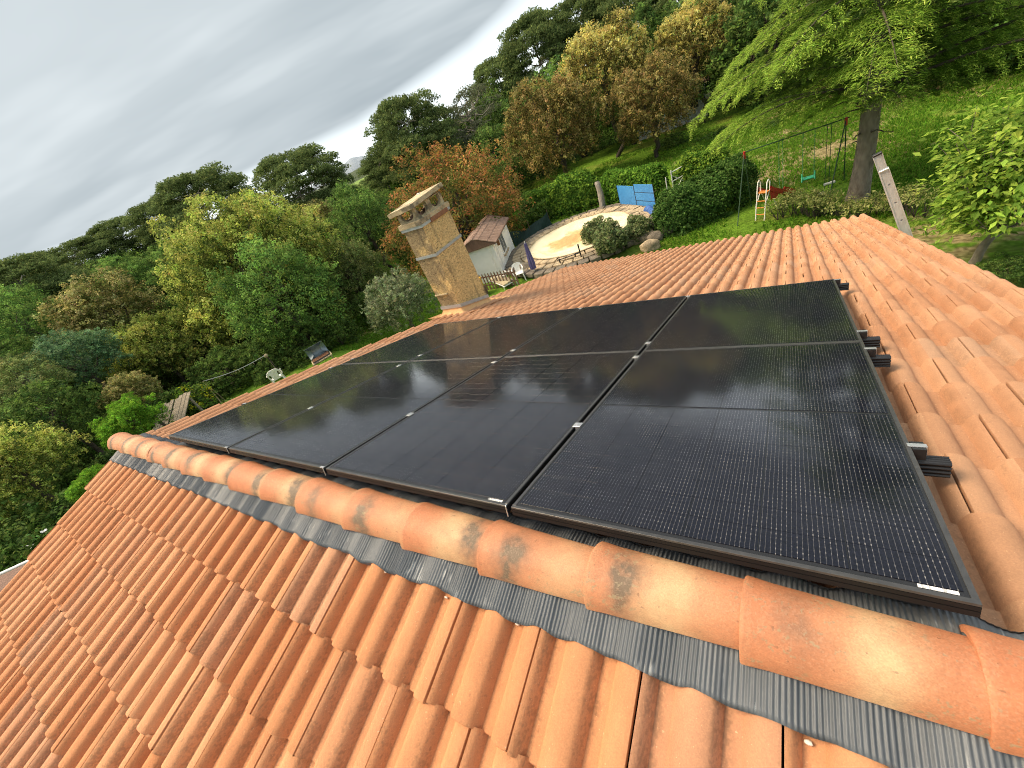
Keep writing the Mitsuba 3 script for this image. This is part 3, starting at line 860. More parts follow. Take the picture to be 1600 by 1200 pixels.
def pine_crown(seed, n_pads, pal, tip_pal, leaf=0.052, dens=1.0, trunk_r=0.03, base=-3.2, limbs=22):
    """Aleppo pine: many small uneven pads of needle tufts on long limbs, the trunk and limbs showing between them."""
    rnd = np.random.default_rng(seed)
    V, F, Cc, n0, wood = [], [], [], 0, [limb((0, 0, base), (0.05, 0.03, 0.55), trunk_r * 1.4, trunk_r * 0.5, rnd, 12, 0.10, 9)]
    for i in range(n_pads):
        h = rnd.uniform(-0.55, 0.92)
        rr = math.sqrt(max(0.02, 1 - max(h, -0.2) ** 2)) * rnd.uniform(0.35, 0.98) ** 0.6
        a = i * 2.39996 + rnd.normal(0, 0.4)
        c = np.array([math.cos(a) * rr, math.sin(a) * rr, h])
        pr = rnd.uniform(0.10, 0.24)
        k = int(120 * dens * (pr / 0.2) ** 2)
        d = rnd.normal(0, 1, (k, 3)); d[:, 2] = np.abs(d[:, 2]) * 0.9 - 0.25
        d /= np.linalg.norm(d, axis=1, keepdims=True)
        tw = c + d * pr * [1.15, 1.15, 0.62] * (0.45 + 0.55 * rnd.random((k, 1)) ** 0.5) + rnd.normal(0, 0.012, (k, 3))
        m = 7
        ax_ = d * 0.75 + [0, 0, 0.55]
        axm = np.repeat(ax_, m, 0) + rnd.normal(0, 0.45, (k * m, 3))
        axm /= np.linalg.norm(axm, axis=1, keepdims=True)
        pos = np.repeat(tw, m, 0) + axm * leaf * 0.5
        v, f = leaves(pos, rnd.normal(0, 1, (k * m, 3)), leaf, 0.24, rnd, 0.6, 0.1, axm)
        tone = rnd.normal(1, 0.12)
        col = colors(k * m, pal, rnd) * tone
        fl = np.repeat((rnd.random(k) < 0.22) & (d[:, 2] > 0.1), m)
        col[fl] = colors(int(fl.sum()), tip_pal, rnd) * tone
        V.append(v); F.append(f + n0); Cc.append(np.repeat(col, 4, 0)); n0 += len(v)
        if i < limbs:
            s0 = np.array([0.03, 0.02, min(0.5, h - 0.25 * rnd.random() - 0.1)])
            wood.append(limb(s0, c - [0, 0, 0.03], trunk_r * 0.45, trunk_r * 0.12, rnd, 7, 0.2, 6))
    return (np.vstack(V), np.vstack(F)), np.clip(np.vstack(Cc), 0.003, 0.9), join(wood)


PROTO = {}


def proto(kind, i, made, bark='mat_dark_bark', leafm='mat_leaf', twood='trunk'):
    (cm, cc, wm) = made
    gid = f'{kind}_kind_{i}'
    scene[gid] = {'type': 'shapegroup', 'trunk': mikit.ply(wm, bark, 50), 'crown': mikit.ply(cm, leafm, False, color=cc)}
    PROTO.setdefault(kind, []).append(gid)


OAK = [(0.055, 0.078, 0.020), (0.075, 0.100, 0.026), (0.042, 0.062, 0.016)]
OAK_TIP = [(0.23, 0.26, 0.062), (0.18, 0.22, 0.048), (0.28, 0.29, 0.085)]
for i in range(2):
    proto('oak', i, crown(11 + i, 54, 98, 15, 0.036, 0.55, OAK, OAK_TIP, 0.66, lobe_r=(0.20, 0.38)))
proto('bigoak', 0, crown(15, 92, 128, 18, 0.026, 0.55, OAK, OAK_TIP, 0.70, lobe_r=(0.18, 0.32), clump=0.054, jag=0.10))
BR, BR_TIP = [(0.080, 0.068, 0.022), (0.062, 0.060, 0.020), (0.10, 0.078, 0.026), (0.045, 0.052, 0.016)], [(0.20, 0.155, 0.055), (0.17, 0.14, 0.05), (0.24, 0.20, 0.085)]
for i in range(2):
    proto('brown', i, crown(31 + i, 50, 95, 15, 0.036, 0.55, BR, BR_TIP, 0.48, lobe_r=(0.2, 0.38)))
proto('khaki', 0, crown(37, 50, 95, 15, 0.036, 0.55, [(0.066, 0.080, 0.024), (0.05, 0.064, 0.02), (0.085, 0.085, 0.028)], [(0.22, 0.21, 0.085), (0.18, 0.175, 0.065), (0.26, 0.235, 0.11)], 0.5, lobe_r=(0.2, 0.38)))
proto('yellow', 0, crown(41, 50, 92, 15, 0.036, 0.55, BR, [(0.33, 0.28, 0.085), (0.28, 0.245, 0.075), (0.37, 0.32, 0.12)], 0.62, lobe_r=(0.2, 0.36)))
LF, LF_TIP = [(0.048, 0.092, 0.026), (0.062, 0.115, 0.030), (0.038, 0.072, 0.020)], [(0.125, 0.200, 0.048), (0.105, 0.175, 0.044)]
for i in range(2):
    proto('leafy', i, crown(51 + i, 58, 84, 15, 0.040, 0.42, LF, LF_TIP, 0.5, lobe_r=(0.17, 0.33), jag=0.18, clump=0.075))
proto('lime', 0, crown(57, 58, 84, 15, 0.045, 0.5, [(0.055, 0.125, 0.014), (0.07, 0.15, 0.018), (0.04, 0.095, 0.012)], [(0.11, 0.205, 0.024)], 0.5, lobe_r=(0.17, 0.33), jag=0.12))
proto('bluish', 0, crown(61, 48, 88, 14, 0.040, 0.5, [(0.045, 0.090, 0.045), (0.058, 0.110, 0.055), (0.035, 0.07, 0.034)], [(0.105, 0.170, 0.085)], 0.45, lobe_r=(0.18, 0.36)))
proto('olive', 0, crown(63, 52, 82, 14, 0.042, 0.34, [(0.068, 0.092, 0.032), (0.085, 0.112, 0.040), (0.05, 0.07, 0.024)], [(0.155, 0.185, 0.07)], 0.45, jag=0.17, lobe_r=(0.18, 0.34)))
proto('silver', 0, crown(65, 40, 80, 12, 0.062, 0.22, [(0.085, 0.105, 0.055), (0.065, 0.088, 0.042), (0.12, 0.145, 0.085)], [(0.19, 0.22, 0.13)], 0.35, jag=0.18))
for i in range(2):
    proto('shrub', i, crown(71 + i, 46, 66, 13, 0.048, 0.5, [(0.034, 0.062, 0.018), (0.046, 0.080, 0.022), (0.026, 0.047, 0.013)], [(0.085, 0.135, 0.034)], 0.45, low=-0.8, lobe_r=(0.2, 0.38)))
proto('photinia', 0, crown(81, 58, 100, 15, 0.034, 0.40, [(0.060, 0.082, 0.022), (0.085, 0.095, 0.028), (0.10, 0.085, 0.026)], [(0.235, 0.110, 0.042), (0.21, 0.125, 0.040), (0.18, 0.13, 0.038), (0.27, 0.12, 0.06), (0.12, 0.125, 0.035)], 0.56, low=-0.75, lobe_r=(0.2, 0.36)))
proto('ball', 0, crown(85, 60, 70, 14, 0.085, 0.36, [(0.075, 0.10, 0.042), (0.06, 0.085, 0.034), (0.095, 0.12, 0.055)], [(0.15, 0.18, 0.085)], 0.5, low=-0.9, lobe_r=(0.26, 0.36), jag=0.05))
PN, PN_TIP = [(0.080, 0.112, 0.042), (0.10, 0.132, 0.050), (0.064, 0.092, 0.034)], [(0.16, 0.195, 0.07), (0.14, 0.175, 0.06)]
for i in range(3):
    proto('pine', i, pine_crown(91 + i, 185, PN, PN_TIP, 0.040, 1.45), 'mat_grey_bark', 'mat_needle')
proto('greypine', 0, pine_crown(97, 74, [(0.095, 0.108, 0.068), (0.08, 0.092, 0.055)], [(0.12, 0.14, 0.075)], 0.040, 0.9, 0.028, limbs=70), 'mat_grey_bark', 'mat_needle')

NAMES = {'oak': ('oak_tree', 'tree'), 'bigoak': ('oak_tree', 'tree'), 'khaki': ('oak_tree', 'tree'), 'lime': ('shrub', 'shrub'), 'brown': ('oak_tree', 'tree'), 'yellow': ('oak_tree', 'tree'), 'leafy': ('leafy_tree', 'tree'), 'bluish': ('leafy_tree', 'tree'), 'olive': ('leafy_tree', 'tree'),
         'silver': ('oleander', 'shrub'), 'shrub': ('shrub', 'shrub'), 'photinia': ('photinia', 'shrub'), 'pine': ('pine_tree', 'tree'), 'greypine': ('pine_tree', 'tree')}
TREES = [
    ('bigoak', -19.88, 11.29, -1.37, 3.67, 1.0, 'largest pale yellow-green oak, rising behind the feathery green tree left of the chimney'),
    ('leafy', -15.56, 9.33, -2.52, 2.39, 1.0, 'feathery mid green tree beside the barbecue, in front of the largest pale oak'),
    ('pine', -36.85, 19.75, 4.03, 3.43, 0.75, 'broad flat-topped pine on the skyline directly behind the largest pale oak'),
    ('pine', -40.95, 17.88, 4.6, 2.16, 0.8, 'small skyline pine just left of the broad flat-topped pine'),
    ('pine', -29.6, 24.18, 1.75, 2.97, 0.8, 'dark rounded pine on the skyline left of the gap with distant hills'),
    ('pine', -44.98, 15.64, 4.55, 2.23, 0.8, 'isolated dark pine crown on the skyline above the brown-tinged oak at the left'),
    ('pine', -44.04, 11.83, 4.1, 2.29, 0.75, 'spreading pine second from the left edge along the skyline'),
    ('pine', -49.51, 10.18, 4.94, 2.17, 0.7, 'farthest left pine touching the sky at the edge of the picture'),
    ('pine', -38.0, 6.84, 3.32, 2.61, 0.8, 'big dull pine below the skyline at the left edge'),
    ('leafy', -32.18, 10.06, 1.18, 1.62, 0.8, 'small dark green leafy tree squeezed below the skyline pines'),
    ('khaki', -24.01, 5.67, 0.15, 2.14, 0.85, 'round oak with brown and cream young leaves at the left, amid green trees'),
    ('leafy', -28.43, 3.72, 1.1, 1.8, 0.9, 'bright green leafy tree at the left edge under the big dull pine'),
    ('bluish', -20.39, 2.91, -0.77, 1.5, 0.8, 'blue-green bushy tree below the round brown-tinged oak'),
    ('oak', -21.22, 5.44, -2.05, 1.58, 1.0, 'pale green oak between the blue-green tree and the largest pale oak'),
    ('oak', -21.26, 7.14, -2.98, 1.76, 1.0, 'lower pale oak spilling out under the largest pale oak'),
    ('olive', -18.61, 0.96, -0.42, 1.25, 0.8, 'olive green bushy tree at the left edge below the bright leafy one'),
    ('khaki', -15.23, 2.45, -2.04, 0.79, 0.9, 'small brownish oak above the bright green bush near the ridge end'),
    ('lime', -12.26, 1.43, -2.22, 0.77, 0.9, 'bright green dense bush just past the left end of the ridge tiles'),
    ('shrub', -15.53, 0.54, -1.4, 1.21, 0.9, 'large mixed green bush at the left edge, level with the ridge end'),
    ('oak', -11.99, -1.01, -1.63, 1.14, 0.9, 'shadowed oak filling the left edge beside the lower roof slope'),
    ('lime', -9.37, -0.34, -2.34, 0.45, 0.9, 'small fresh green bush beside the roof verge, below the weathered planks'),
    ('shrub', -20.04, 0.26, -3.05, 1.04, 0.9, 'deep green bush between the weathered planks and the shadowed oak'),
    ('shrub', -24.38, 7.64, -5.42, 1.56, 0.9, 'dark green bush behind the washing line'),
    ('shrub', -23.61, 9.89, -5.57, 1.66, 0.9, 'dark undergrowth bush behind the white garden chair'),
    ('leafy', -20.89, 20.51, -1.73, 1.9, 1.1, 'light green upright tree left of the reddish shrub'),
    ('khaki', -25.7, 20.97, -0.74, 1.66, 0.9, 'brownish oak half hidden behind the light green upright tree'),
    ('olive', -18.15, 15.45, -3.59, 1.9, 1.15, 'soft olive green weeping tree left of the chimney'),
    ('silver', -9.96, 10.91, -3.88, 1.38, 0.9, 'grey-green oleander bush at the left foot of the chimney'),
    ('photinia', -14.39, 22.1, -4.01, 4.39, 0.95, 'large red-tipped photinia behind the chimney'),
    ('pine', -27.74, 37.76, 1.24, 3.57, 1.0, 'tall bushy pine right of the gap with distant hills'),
    ('pine', -33.75, 37.69, 0.03, 2.03, 0.9, 'small pine at the edge of the gap with distant hills'),
    ('greypine', -23.71, 43.16, -0.35, 3.49, 1.0, 'greyish thin-crowned pine with bare limbs above the reddish shrub'),
    ('pine', -20.58, 56.11, 3.43, 3.85, 1.0, 'tall dark pine on the skyline left of the brown oaks'),
    ('pine', -26.16, 55.64, 2.42, 3.13, 1.0, 'slimmer skyline pine just left of the tall dark one'),
    ('pine', -15.64, 60.1, 4.33, 3.32, 1.0, 'first dense pine of the dark mass at the top centre'),
    ('pine', -10.23, 59.57, 3.97, 3.78, 1.0, 'middle dense pine of the dark mass at the top centre'),
    ('pine', -4.96, 58.63, 2.41, 3.51, 1.0, 'right-hand dense pine of the dark mass at the top centre'),
    ('pine', 0.06, 57.21, 1.38, 3.08, 1.0, 'dense pine glimpsed over the tips of the cedar'),
    ('brown', -10.65, 33.08, -1.94, 3.2, 1.1, 'dark brown leaning oak above the pool hedge'),
    ('yellow', -8.32, 40.47, 0.34, 3.3, 1.0, 'golden-topped oak under the dark pines'),
    ('brown', -3.96, 35.23, -2.74, 2.75, 1.0, 'brown-leaved oak left of the cedar branches'),
    ('yellow', -1.88, 42.9, -0.4, 2.6, 1.0, 'yellow-cream oak partly behind the cedar tips'),
    ('leafy', 3.29, 47.23, -2.36, 3.04, 1.0, 'green tree seen through the left side of the cedar'),
    ('shrub', 10.76, 32.29, -4.34, 2.78, 1.0, 'dark evergreen tree behind the right half of the cedar'),
    ('pine', 8.1, 41.04, -2.38, 3.01, 1.0, 'dark pine hidden behind the cedar trunk'),
    ('pine', 13.88, 35.7, -4.5, 2.01, 1.0, 'dark pine at the top right corner'),
    ('shrub', -16.78, 35.35, -3.94, 1.89, 0.9, 'dark bush under the greyish pine'),
    ('shrub', 3.3, 34.48, -6.75, 1.49, 0.6, 'low dark shrubbery beneath the cedar, left part'),
    ('shrub', -0.14, 36.26, -6.83, 1.53, 0.7, 'low dark shrubbery beneath the brown-leaved oak'),
    ('shrub', -3.53, 37.88, -6.36, 1.41, 0.7, 'dark bush among the oak trunks'),
    ('leafy', -10.27, 25.98, -5.28, 1.29, 0.8, 'fresh green bush in the grass left of the pool hedge'),
    ('shrub', -17.88, 29.92, -3.29, 2.05, 0.9, 'green thicket behind the red-tipped photinia'),
    ('shrub', -15.25, 13.69, -5.09, 1.21, 0.9, 'leafy shrub between the weeping tree and the oleander'),
    ('pine', -42.99, 7.01, 4.39, 1.51, 0.7, 'half-cut pine in the far left corner of the woods'),
    ('leafy', -27.37, 11.76, 0.35, 1.81, 0.8, 'green tree peeping out left of the largest pale oak'),
    ('olive', -40.67, 39.07, -0.43, 1.95, 0.8, 'distant olive green tree at the foot of the gap'),
    ('leafy', -36.65, 31.4, -0.29, 1.93, 0.8, 'distant leafy tree below the gap with far hills'),
    ('shrub', 8.26, 11.5, -5.76, 0.47, 0.7, 'dark green bush below the light green sapling'),
    ('shrub', -23.59, 1.9, 0.38, 1.02, 0.8, 'green bush wedged between the two left-edge trees'),
    ('shrub', -18.77, 3.67, -4.02, 0.92, 0.8, 'dark bush behind the weathered planks'),
]
trnd = np.random.default_rng(5)
for i, (kind, x, y, z, r, zs, lab) in enumerate(TREES):
    nm, cat = NAMES[kind]
    key = numbered(nm)
    g = PROTO[kind][i % len(PROTO[kind])]
    z -= 0.9 if x < -36 else 0.0
    r *= 1.26 if 'pine' in kind else 1.10
    M = T().translate([x, y, z]).rotate([0, 0, 1], float(trnd.uniform(0, 360))).rotate([1, 0, 0], float(trnd.normal(0, 3))).scale([r * float(trnd.uniform(0.95, 1.06)), r, r * zs])
    scene[key] = {'type': 'instance', 'group': {'type': 'ref', 'id': g}, 'to_world': M}
    tag(key, lab, cat)

# undergrowth and background trees that close the woods
frnd = np.random.default_rng(17)
FILL = []
for x, y, z, r in [(-21, 1.5, -4.8, 2.6), (-24, 4.5, -3.5, 3.0), (-22.5, 8.0, -4.0, 2.8), (-27, 8, -3.2, 3.4), (-30, 6.5, -3, 3.4), (-33, 8.5, -2.2, 3.6), (-16.5, -0.8, -4.2, 2.4),
                   (-13.2, 0.2, -4.6, 1.9), (-12.6, 3.4, -5.0, 1.7), (-17.4, 3.0, -4.6, 2.1), (-20.5, 13.5, -3.8, 2.8), (-23.5, 14.5, -2.8, 3.4), (-27.5, 15.5, -2.4, 3.6), (-31, 13, -1.6, 4.0), (-35, 12, -0.8, 4.0),
                   (-24, 19.5, -3.2, 3.0), (-29, 20, -2.4, 3.6), (-20, 24, -4.0, 2.6), (-23, 28, -3.6, 3.2), (-10.2, -2.4, -3.4, 1.9), (-14.5, -2.6, -3.0, 2.4), (-18, -1.2, -3.0, 2.6), (-16.4, 7.2, -4.1, 1.3), (-15.0, 6.9, -4.6, 1.0), (-14.0, 8.1, -4.7, 0.9), (-15.3, 8.8, -4.3, 1.2), (-17.6, 6.1, -3.9, 1.5), (-14.1, 9.9, -4.6, 1.1), (-23.0, 13.0, -1.6, 3.8), (-38, 9, -0.8, 4.4), (-42, 12, -0.6, 4.6), (-45, 16, -0.4, 4.8), (-48, 8, -0.4, 5.0), (-40, 20, -1.2, 4.4), (-36, 3.5, 0.2, 4.2), (-38, 22, -1.5, 4.4), (-34, 31, -2.6, 4.0),
                   (-26, 0.5, -2.4, 3.4), (-22, -1.5, -2.2, 3.0), (-33, 25, -2.8, 3.6), (-29, 30, -3.6, 3.4), (-17, 24.6, -4.8, 1.8), (-14.8, 26.8, -4.8, 1.8)]:
    FILL.append(('shrub', x, y, z, r, 0.85))
for x, y, r in [(-36, 44, 5.5), (-31, 47, 5.5), (-26, 50, 6), (-20, 47, 5), (-14, 46, 5), (-12, 52, 6), (-6, 50, 5.5), (0, 51, 6), (6, 51, 6), (12, 49, 6), (18, 46, 6), (23, 41, 6), (-30, 40, 4.5), (-19, 39, 4.2), (3, 42, 4.5), (9, 37, 4.2), (14, 32, 4.5), (18, 35, 5), (20, 29, 5), (-8, 44, 4)]:
    FILL.append(('shrub' if frnd.random() < 0.6 else 'leafy', x, y, -6 + r * 0.72 + frnd.uniform(-0.4, 0.6), r, 0.9))
FILL_KEYS = []
NU = sum(1 for q in FILL if q[5] == 0.85)
for i, (kind, x, y, z, r, zs) in enumerate(FILL):
    key = numbered('shrub' if i < NU else 'woodland_tree')
    g = PROTO[kind][i % len(PROTO[kind])]
    scene[key] = {'type': 'instance', 'group': {'type': 'ref', 'id': g}, 'to_world': T().translate([x, y, z]).rotate([0, 0, 1], float(frnd.uniform(0, 360))).scale([r, r, r * zs])}
    FILL_KEYS.append((key, np.array([x, y, z]), i < NU))


def screen_x(p):
    w = np.asarray(p, float) - CAM
    return float(w @ np.cross(FWD, UPV) / max(w @ FWD, 0.1))


ORD = ['first', 'second', 'third', 'fourth', 'fifth', 'sixth', 'seventh', 'eighth', 'ninth', 'tenth', 'eleventh', 'twelfth', 'thirteenth', 'fourteenth', 'fifteenth', 'sixteenth', 'seventeenth', 'eighteenth', 'nineteenth', 'twentieth']


def short(lab):
    for cut in (',', ' on ', ' under ', ' above ', ' below ', ' beside ', ' behind ', ' at ', ' left of ', ' right of ', ' between ', ' in ', ' partly ', ' peeking ', ' touching ', ' spilling ', ' hidden ', ' just ', ' filling ', ' seen ', ' among ', ' with ', ' half ', ' squeezed ', ' rising ', ' wedged '):
        lab = lab.split(cut)[0]
    return ' '.join(lab.split()[:7])


near = {}
for key, p, low in FILL_KEYS:
    c = [(np.linalg.norm(p - np.array(t[1:4])), t[6]) for t in TREES if not low or t[1] < -8]
    near.setdefault((short(min(c)[1]), low), []).append((screen_x(p), key))
for (what, low), ks in near.items():
    for j, (_, key) in enumerate(sorted(ks)):
        head = ('plain green bush' if low else 'dense background tree') if len(ks) == 1 else f'{ORD[j]} {"plain green bush" if low else "dense background tree"} from the left'
        tag(key, f'{head} crowding the {what}', 'shrub' if low else 'tree', 'undergrowth of the left woods' if low else 'trees closing the background')

# ------------------------------------------------------------------ the cedar
def cedar(x, y, z0, H, seed):
    rnd = np.random.default_rng(seed)
    V, F, Cc, n0 = [], [], [], 0
    t = np.linspace(0, 1, 22)
    tr = np.stack([0.25 * np.sin(t * 2.2) + 0.05 * np.sin(t * 9), 0.1 * np.sin(t * 3), t * H - 0.2], -1)
    rad = 0.27 * (1 - t) ** 0.8 + 0.035
    rad[0] *= 1.25; rad[1] *= 1.08
    wood = [tube(tr, rad, 14)]
    twood = []
    nb = 82
    extra = [(4.3, -0.35, 5.2), (5.3, -1.0, 4.2), (6.6, -0.8, 4.6), (4.7, 3.5, 5.4), (5.9, -2.2, 4.4), (7.3, -1.5, 3.6), (6.2, 0.3, 5.0)]
    for b in range(nb + len(extra)):
        h = 3.0 + (H - 3.3) * (b / nb) ** 1.05 + rnd.normal(0, 0.12)
        az = b * 2.39996 + rnd.normal(0, 0.25)
        facing = math.cos(az + 1.66) > 0.72 and h < 4.3          # few low limbs on the house side, so the bole stays in view
        L = max(0.05, 1 - (h - 2.0) / (H - 1.2)) ** 0.75 * 5.6 * rnd.uniform(0.7, 1.08) + 0.5
        L *= 0.42 if facing else 1.0
        k = int(np.clip(h / H * 21, 0, 20))
        if b >= nb:                                      # long low limbs that reach out over the lawn
            h, az, L = extra[b - nb]
            k = int(np.clip(h / H * 21, 0, 20))
        o = tr[k] + (tr[k + 1] - tr[k]) * 0.5; o = np.array([o[0], o[1], h])
        d = np.array([math.cos(az), math.sin(az), 0.0])
        s = np.linspace(0, 1, 14)
        rise, droop = rnd.uniform(0.08, 0.24), rnd.uniform(0.20, 0.42)
        pz = L * (rise * s * (1 - 0.2 * s) * 1.8 - droop * s ** 2.6)
        side = np.array([-d[1], d[0], 0])
        bend = rnd.normal(0, 0.10) * L
        p = o + d * (L * s)[:, None] + side * (bend * s ** 2)[:, None] + np.stack([s * 0, s * 0, pz], -1)
        twood.append(tube(p, np.linspace(0.040 * (L / 4) + 0.012, 0.006, 14) * np.r_[1, np.ones(13) * 0.9], 6))
        bare = rnd.uniform(0.03, 0.10)
        nt = int(7.5 * L)
        tone = rnd.normal(1, 0.10)
        for q in range(nt):
            u = bare + (1 - bare) * (q + rnd.random()) / nt
            i0 = min(int(u * 13), 12)
            c = p[i0] + (p[i0 + 1] - p[i0]) * (u * 13 - i0)
            tl = (0.30 * L * (1 - u) ** 0.7 + 0.22) * rnd.uniform(0.6, 1.15)
            sg = 1 if q % 2 else -1
            td = side * sg * rnd.uniform(0.7, 1.0) + d * rnd.uniform(0.45, 0.85); td /= np.linalg.norm(td)
            m = max(3, int(tl / 0.075))
            ss = (np.arange(m) + rnd.random(m)) / m
            tp = c + td * (tl * ss)[:, None] + np.stack([ss * 0, ss * 0, tl * (0.10 * ss - 0.45 * ss ** 2)], -1)
            # each point of the twig carries a hanging spray
            ns = 6
            hang = rnd.uniform(0.04, 0.26, m) * (0.45 + 0.75 * u)
            for j in range(ns):
                w = (j + rnd.random(m)) / ns
                for rep in range(3):
                    pos = tp + td * (0.12 * w)[:, None] + side * (rnd.normal(0, 0.07, m))[:, None] - np.stack([w * 0, w * 0, hang * w ** 1.3 - 0.015], -1) + rnd.normal(0, 0.018, (m, 3))
                    axv = td * 0.75 + d * 0.25 + np.array([0, 0, -0.35])[None] * (0.2 + 1.6 * w)[:, None] + rnd.normal(0, 0.16, (m, 3))
                    axv /= np.linalg.norm(axv, axis=1, keepdims=True)
                    v, f = leaves(pos, rnd.normal(0, 0.25, (m, 3)) + [0, 0, 1.2], 0.105, 0.15, rnd, 0.25, 0.1, axv)
                    young = np.clip((u - 0.18) * 1.8, 0, 1) * (0.55 + 0.45 * ss)
                    is_tip = rnd.random(m) < young
                    col = colors(m, [(0.060, 0.110, 0.016), (0.075, 0.13, 0.02), (0.045, 0.085, 0.014)], rnd) * tone
                    col[is_tip] = colors(int(is_tip.sum()), [(0.20, 0.29, 0.05), (0.165, 0.255, 0.045), (0.24, 0.32, 0.06)], rnd) * tone
                    V.append(v); F.append(f + n0); Cc.append(np.repeat(col, 4, 0)); n0 += len(v)
    for q in range(5):                                       # dead bare limbs low on the trunk
        h, az, L = rnd.uniform(1.5, 3.4), rnd.uniform(0, 6.28), rnd.uniform(0.8, 2.0)
        e_ = np.array([math.cos(az) * L, math.sin(az) * L, h + rnd.uniform(-0.2, 0.3)])
        twood.append(limb((0, 0, h), e_, 0.03, 0.006, rnd, 8, 0.15, 5))
    k = numbered('cedar')
    off = [x, y, z0]
    put(k + '__trunk', (lambda m: (m[0] + off, m[1]))(join(wood)), 'mat_bark', 60)
    put(k + '__branches', (lambda m: (m[0] + off, m[1]))(join(twood)), 'mat_dark_bark', 60)
    put(k + '__crown', (np.vstack(V) + off, np.vstack(F)), 'mat_needle', False, color=np.clip(np.vstack(Cc), 0.003, 0.9))
    tag(k, 'big cedar with thick grey trunk and tiers of drooping bright green branches', 'tree')


cedar(6.30, 18.3, gz(6.3, 18.3), 12.2, 3)


def loose_plant(key, centers, radius, n, leaf, ratio, pal, tip_pal, seed, flatten=0.8, stems=True, tip=0.4, mat='mat_leaf', ground=True):
    """Leaf sprays round given clump centres, on thin stems."""
    rnd = np.random.default_rng(seed)
    V, F, Cc, n0, W = [], [], [], 0, []
    for c in np.asarray(centers, float):
        r = radius * rnd.uniform(0.75, 1.25)
        k = max(6, n // 9)
        d = rnd.normal(0, 1, (k, 3)); d[:, 2] = np.abs(d[:, 2]) * 1.0 - 0.2
        d /= np.linalg.norm(d, axis=1, keepdims=True)
        tw = c + d * r * [1, 1, flatten] * (0.35 + 0.65 * rnd.random((k, 1)) ** 0.5)
        m = 9
        pos = np.repeat(tw, m, 0) + rnd.normal(0, leaf * 0.75, (k * m, 3))
        v, f = leaves(pos, np.repeat(d * 0.5 + [0, 0, 0.7], m, 0), leaf, ratio, rnd, 0.5)
        col = colors(k * m, pal, rnd)
        fl = np.repeat(rnd.random(k) < tip, m)
        col[fl] = colors(int(fl.sum()), tip_pal, rnd)
        V.append(v); F.append(f + n0); Cc.append(np.repeat(col, 4, 0)); n0 += len(v)
        if stems:
            g0 = np.array([c[0] + rnd.normal(0, 0.05), c[1] + rnd.normal(0, 0.05), gz(c[0], c[1]) if ground else c[2] - r])
            for e_ in tw[:: max(1, k // 7)]:
                W.append(limb(g0, e_, 0.012, 0.004, rnd, 4, 0.1, 4))
    put(key + '__foliage', (np.vstack(V), np.vstack(F)), mat, False, color=np.vstack(Cc))
    if W:
        put(key + '__stems', join(W), 'mat_dark_bark', 60)


def small_tree(key, foot, crown_c, rx, rz, n_br, leaf, pal, tip_pal, seed):
    """An open young tree: every branch ends in sprays of large leaves."""
    rnd = np.random.default_rng(seed)
    foot, cc = np.asarray(foot, float), np.asarray(crown_c, float)
    fork = foot * 0.45 + cc * 0.55 - [0, 0, 0.2]
    W = [limb(foot, fork, 0.10, 0.06, rnd, 9, 0.06, 9)]
    V, F, Cc, n0 = [], [], [], 0
    for b in range(n_br):
        a, h = b * 2.39996, rnd.uniform(-0.75, 1.0)
        rr = math.sqrt(max(0.05, 1 - h * h)) * rnd.uniform(0.55, 1.05)
        e_ = cc + np.array([math.cos(a) * rr * rx, math.sin(a) * rr * rx, h * rz])
        W.append(limb(fork + [0, 0, rnd.uniform(-0.5, 0.2)], e_, 0.026, 0.006, rnd, 7, 0.2, 5))
        k = 16
        t = 0.42 + 0.63 * rnd.random(k)
        base = fork + (e_ - fork) * t[:, None] + rnd.normal(0, 0.20, (k, 3))
        m = 7
        pos = np.repeat(base, m, 0) + rnd.normal(0, 0.10, (k * m, 3))
        dirn = (e_ - fork) / np.linalg.norm(e_ - fork)
        v, f = leaves(pos, np.tile(dirn * 0.3 + [0, 0, 0.9], (k * m, 1)), leaf, 0.5, rnd, 0.38, 0.3, np.tile(dirn * [1, 1, 0] + [0, 0, -0.35], (k * m, 1)))
        col = colors(k * m, pal, rnd)
        fl = rnd.random(k * m) < 0.45
        col[fl] = colors(int(fl.sum()), tip_pal, rnd)
        V.append(v); F.append(f + n0); Cc.append(np.repeat(col, 4, 0)); n0 += len(v)
    put(key + '__trunk', join(W), 'mat_bark', 60)
    put(key + '__crown', (np.vstack(V), np.vstack(F)), 'mat_leaf', False, color=np.vstack(Cc))


k = numbered('sapling')
small_tree(k, (8.05, 12.6, gz(8, 12.6)), (8.55, 12.55, -3.55), 1.75, 1.35, 92, 0.145, [(0.09, 0.155, 0.026), (0.11, 0.18, 0.03), (0.07, 0.12, 0.02)], [(0.20, 0.275, 0.048), (0.165, 0.235, 0.04)], 4)
tag(k, 'light green young tree with loose leafy sprays at the right edge beyond the verge', 'tree')
k = numbered('border_shrub')
cs = [(3.9 + 3.6 * t + 0.2 * math.sin(9 * t), 17.75 - 1.8 * t ** 1.3 + 0.25 * math.sin(17 * t), -5.45 + 0.18 * math.sin(7 * t)) for t in np.linspace(0, 1, 24)]
loose_plant(k, cs, 0.42, 190, 0.085, 0.38, [(0.11, 0.135, 0.042), (0.085, 0.115, 0.032), (0.15, 0.165, 0.06)], [(0.24, 0.25, 0.10)], 21)
tag(k, 'low pale olive border shrub in a strip at the cedar foot behind the eave', 'shrub')
k = numbered('broom_bush')
loose_plant(k, [(-16.3, 4.35, -3.6), (-16.8, 4.0, -3.4), (-16.0, 4.1, -3.9)], 0.5, 260, 0.085, 0.5, [(0.05, 0.11, 0.015), (0.09, 0.15, 0.02)], [(0.62, 0.46, 0.02), (0.70, 0.52, 0.03)], 22, tip=0.42)
tag(k, 'bush with yellow flowers in front of the lower pale oak', 'shrub')
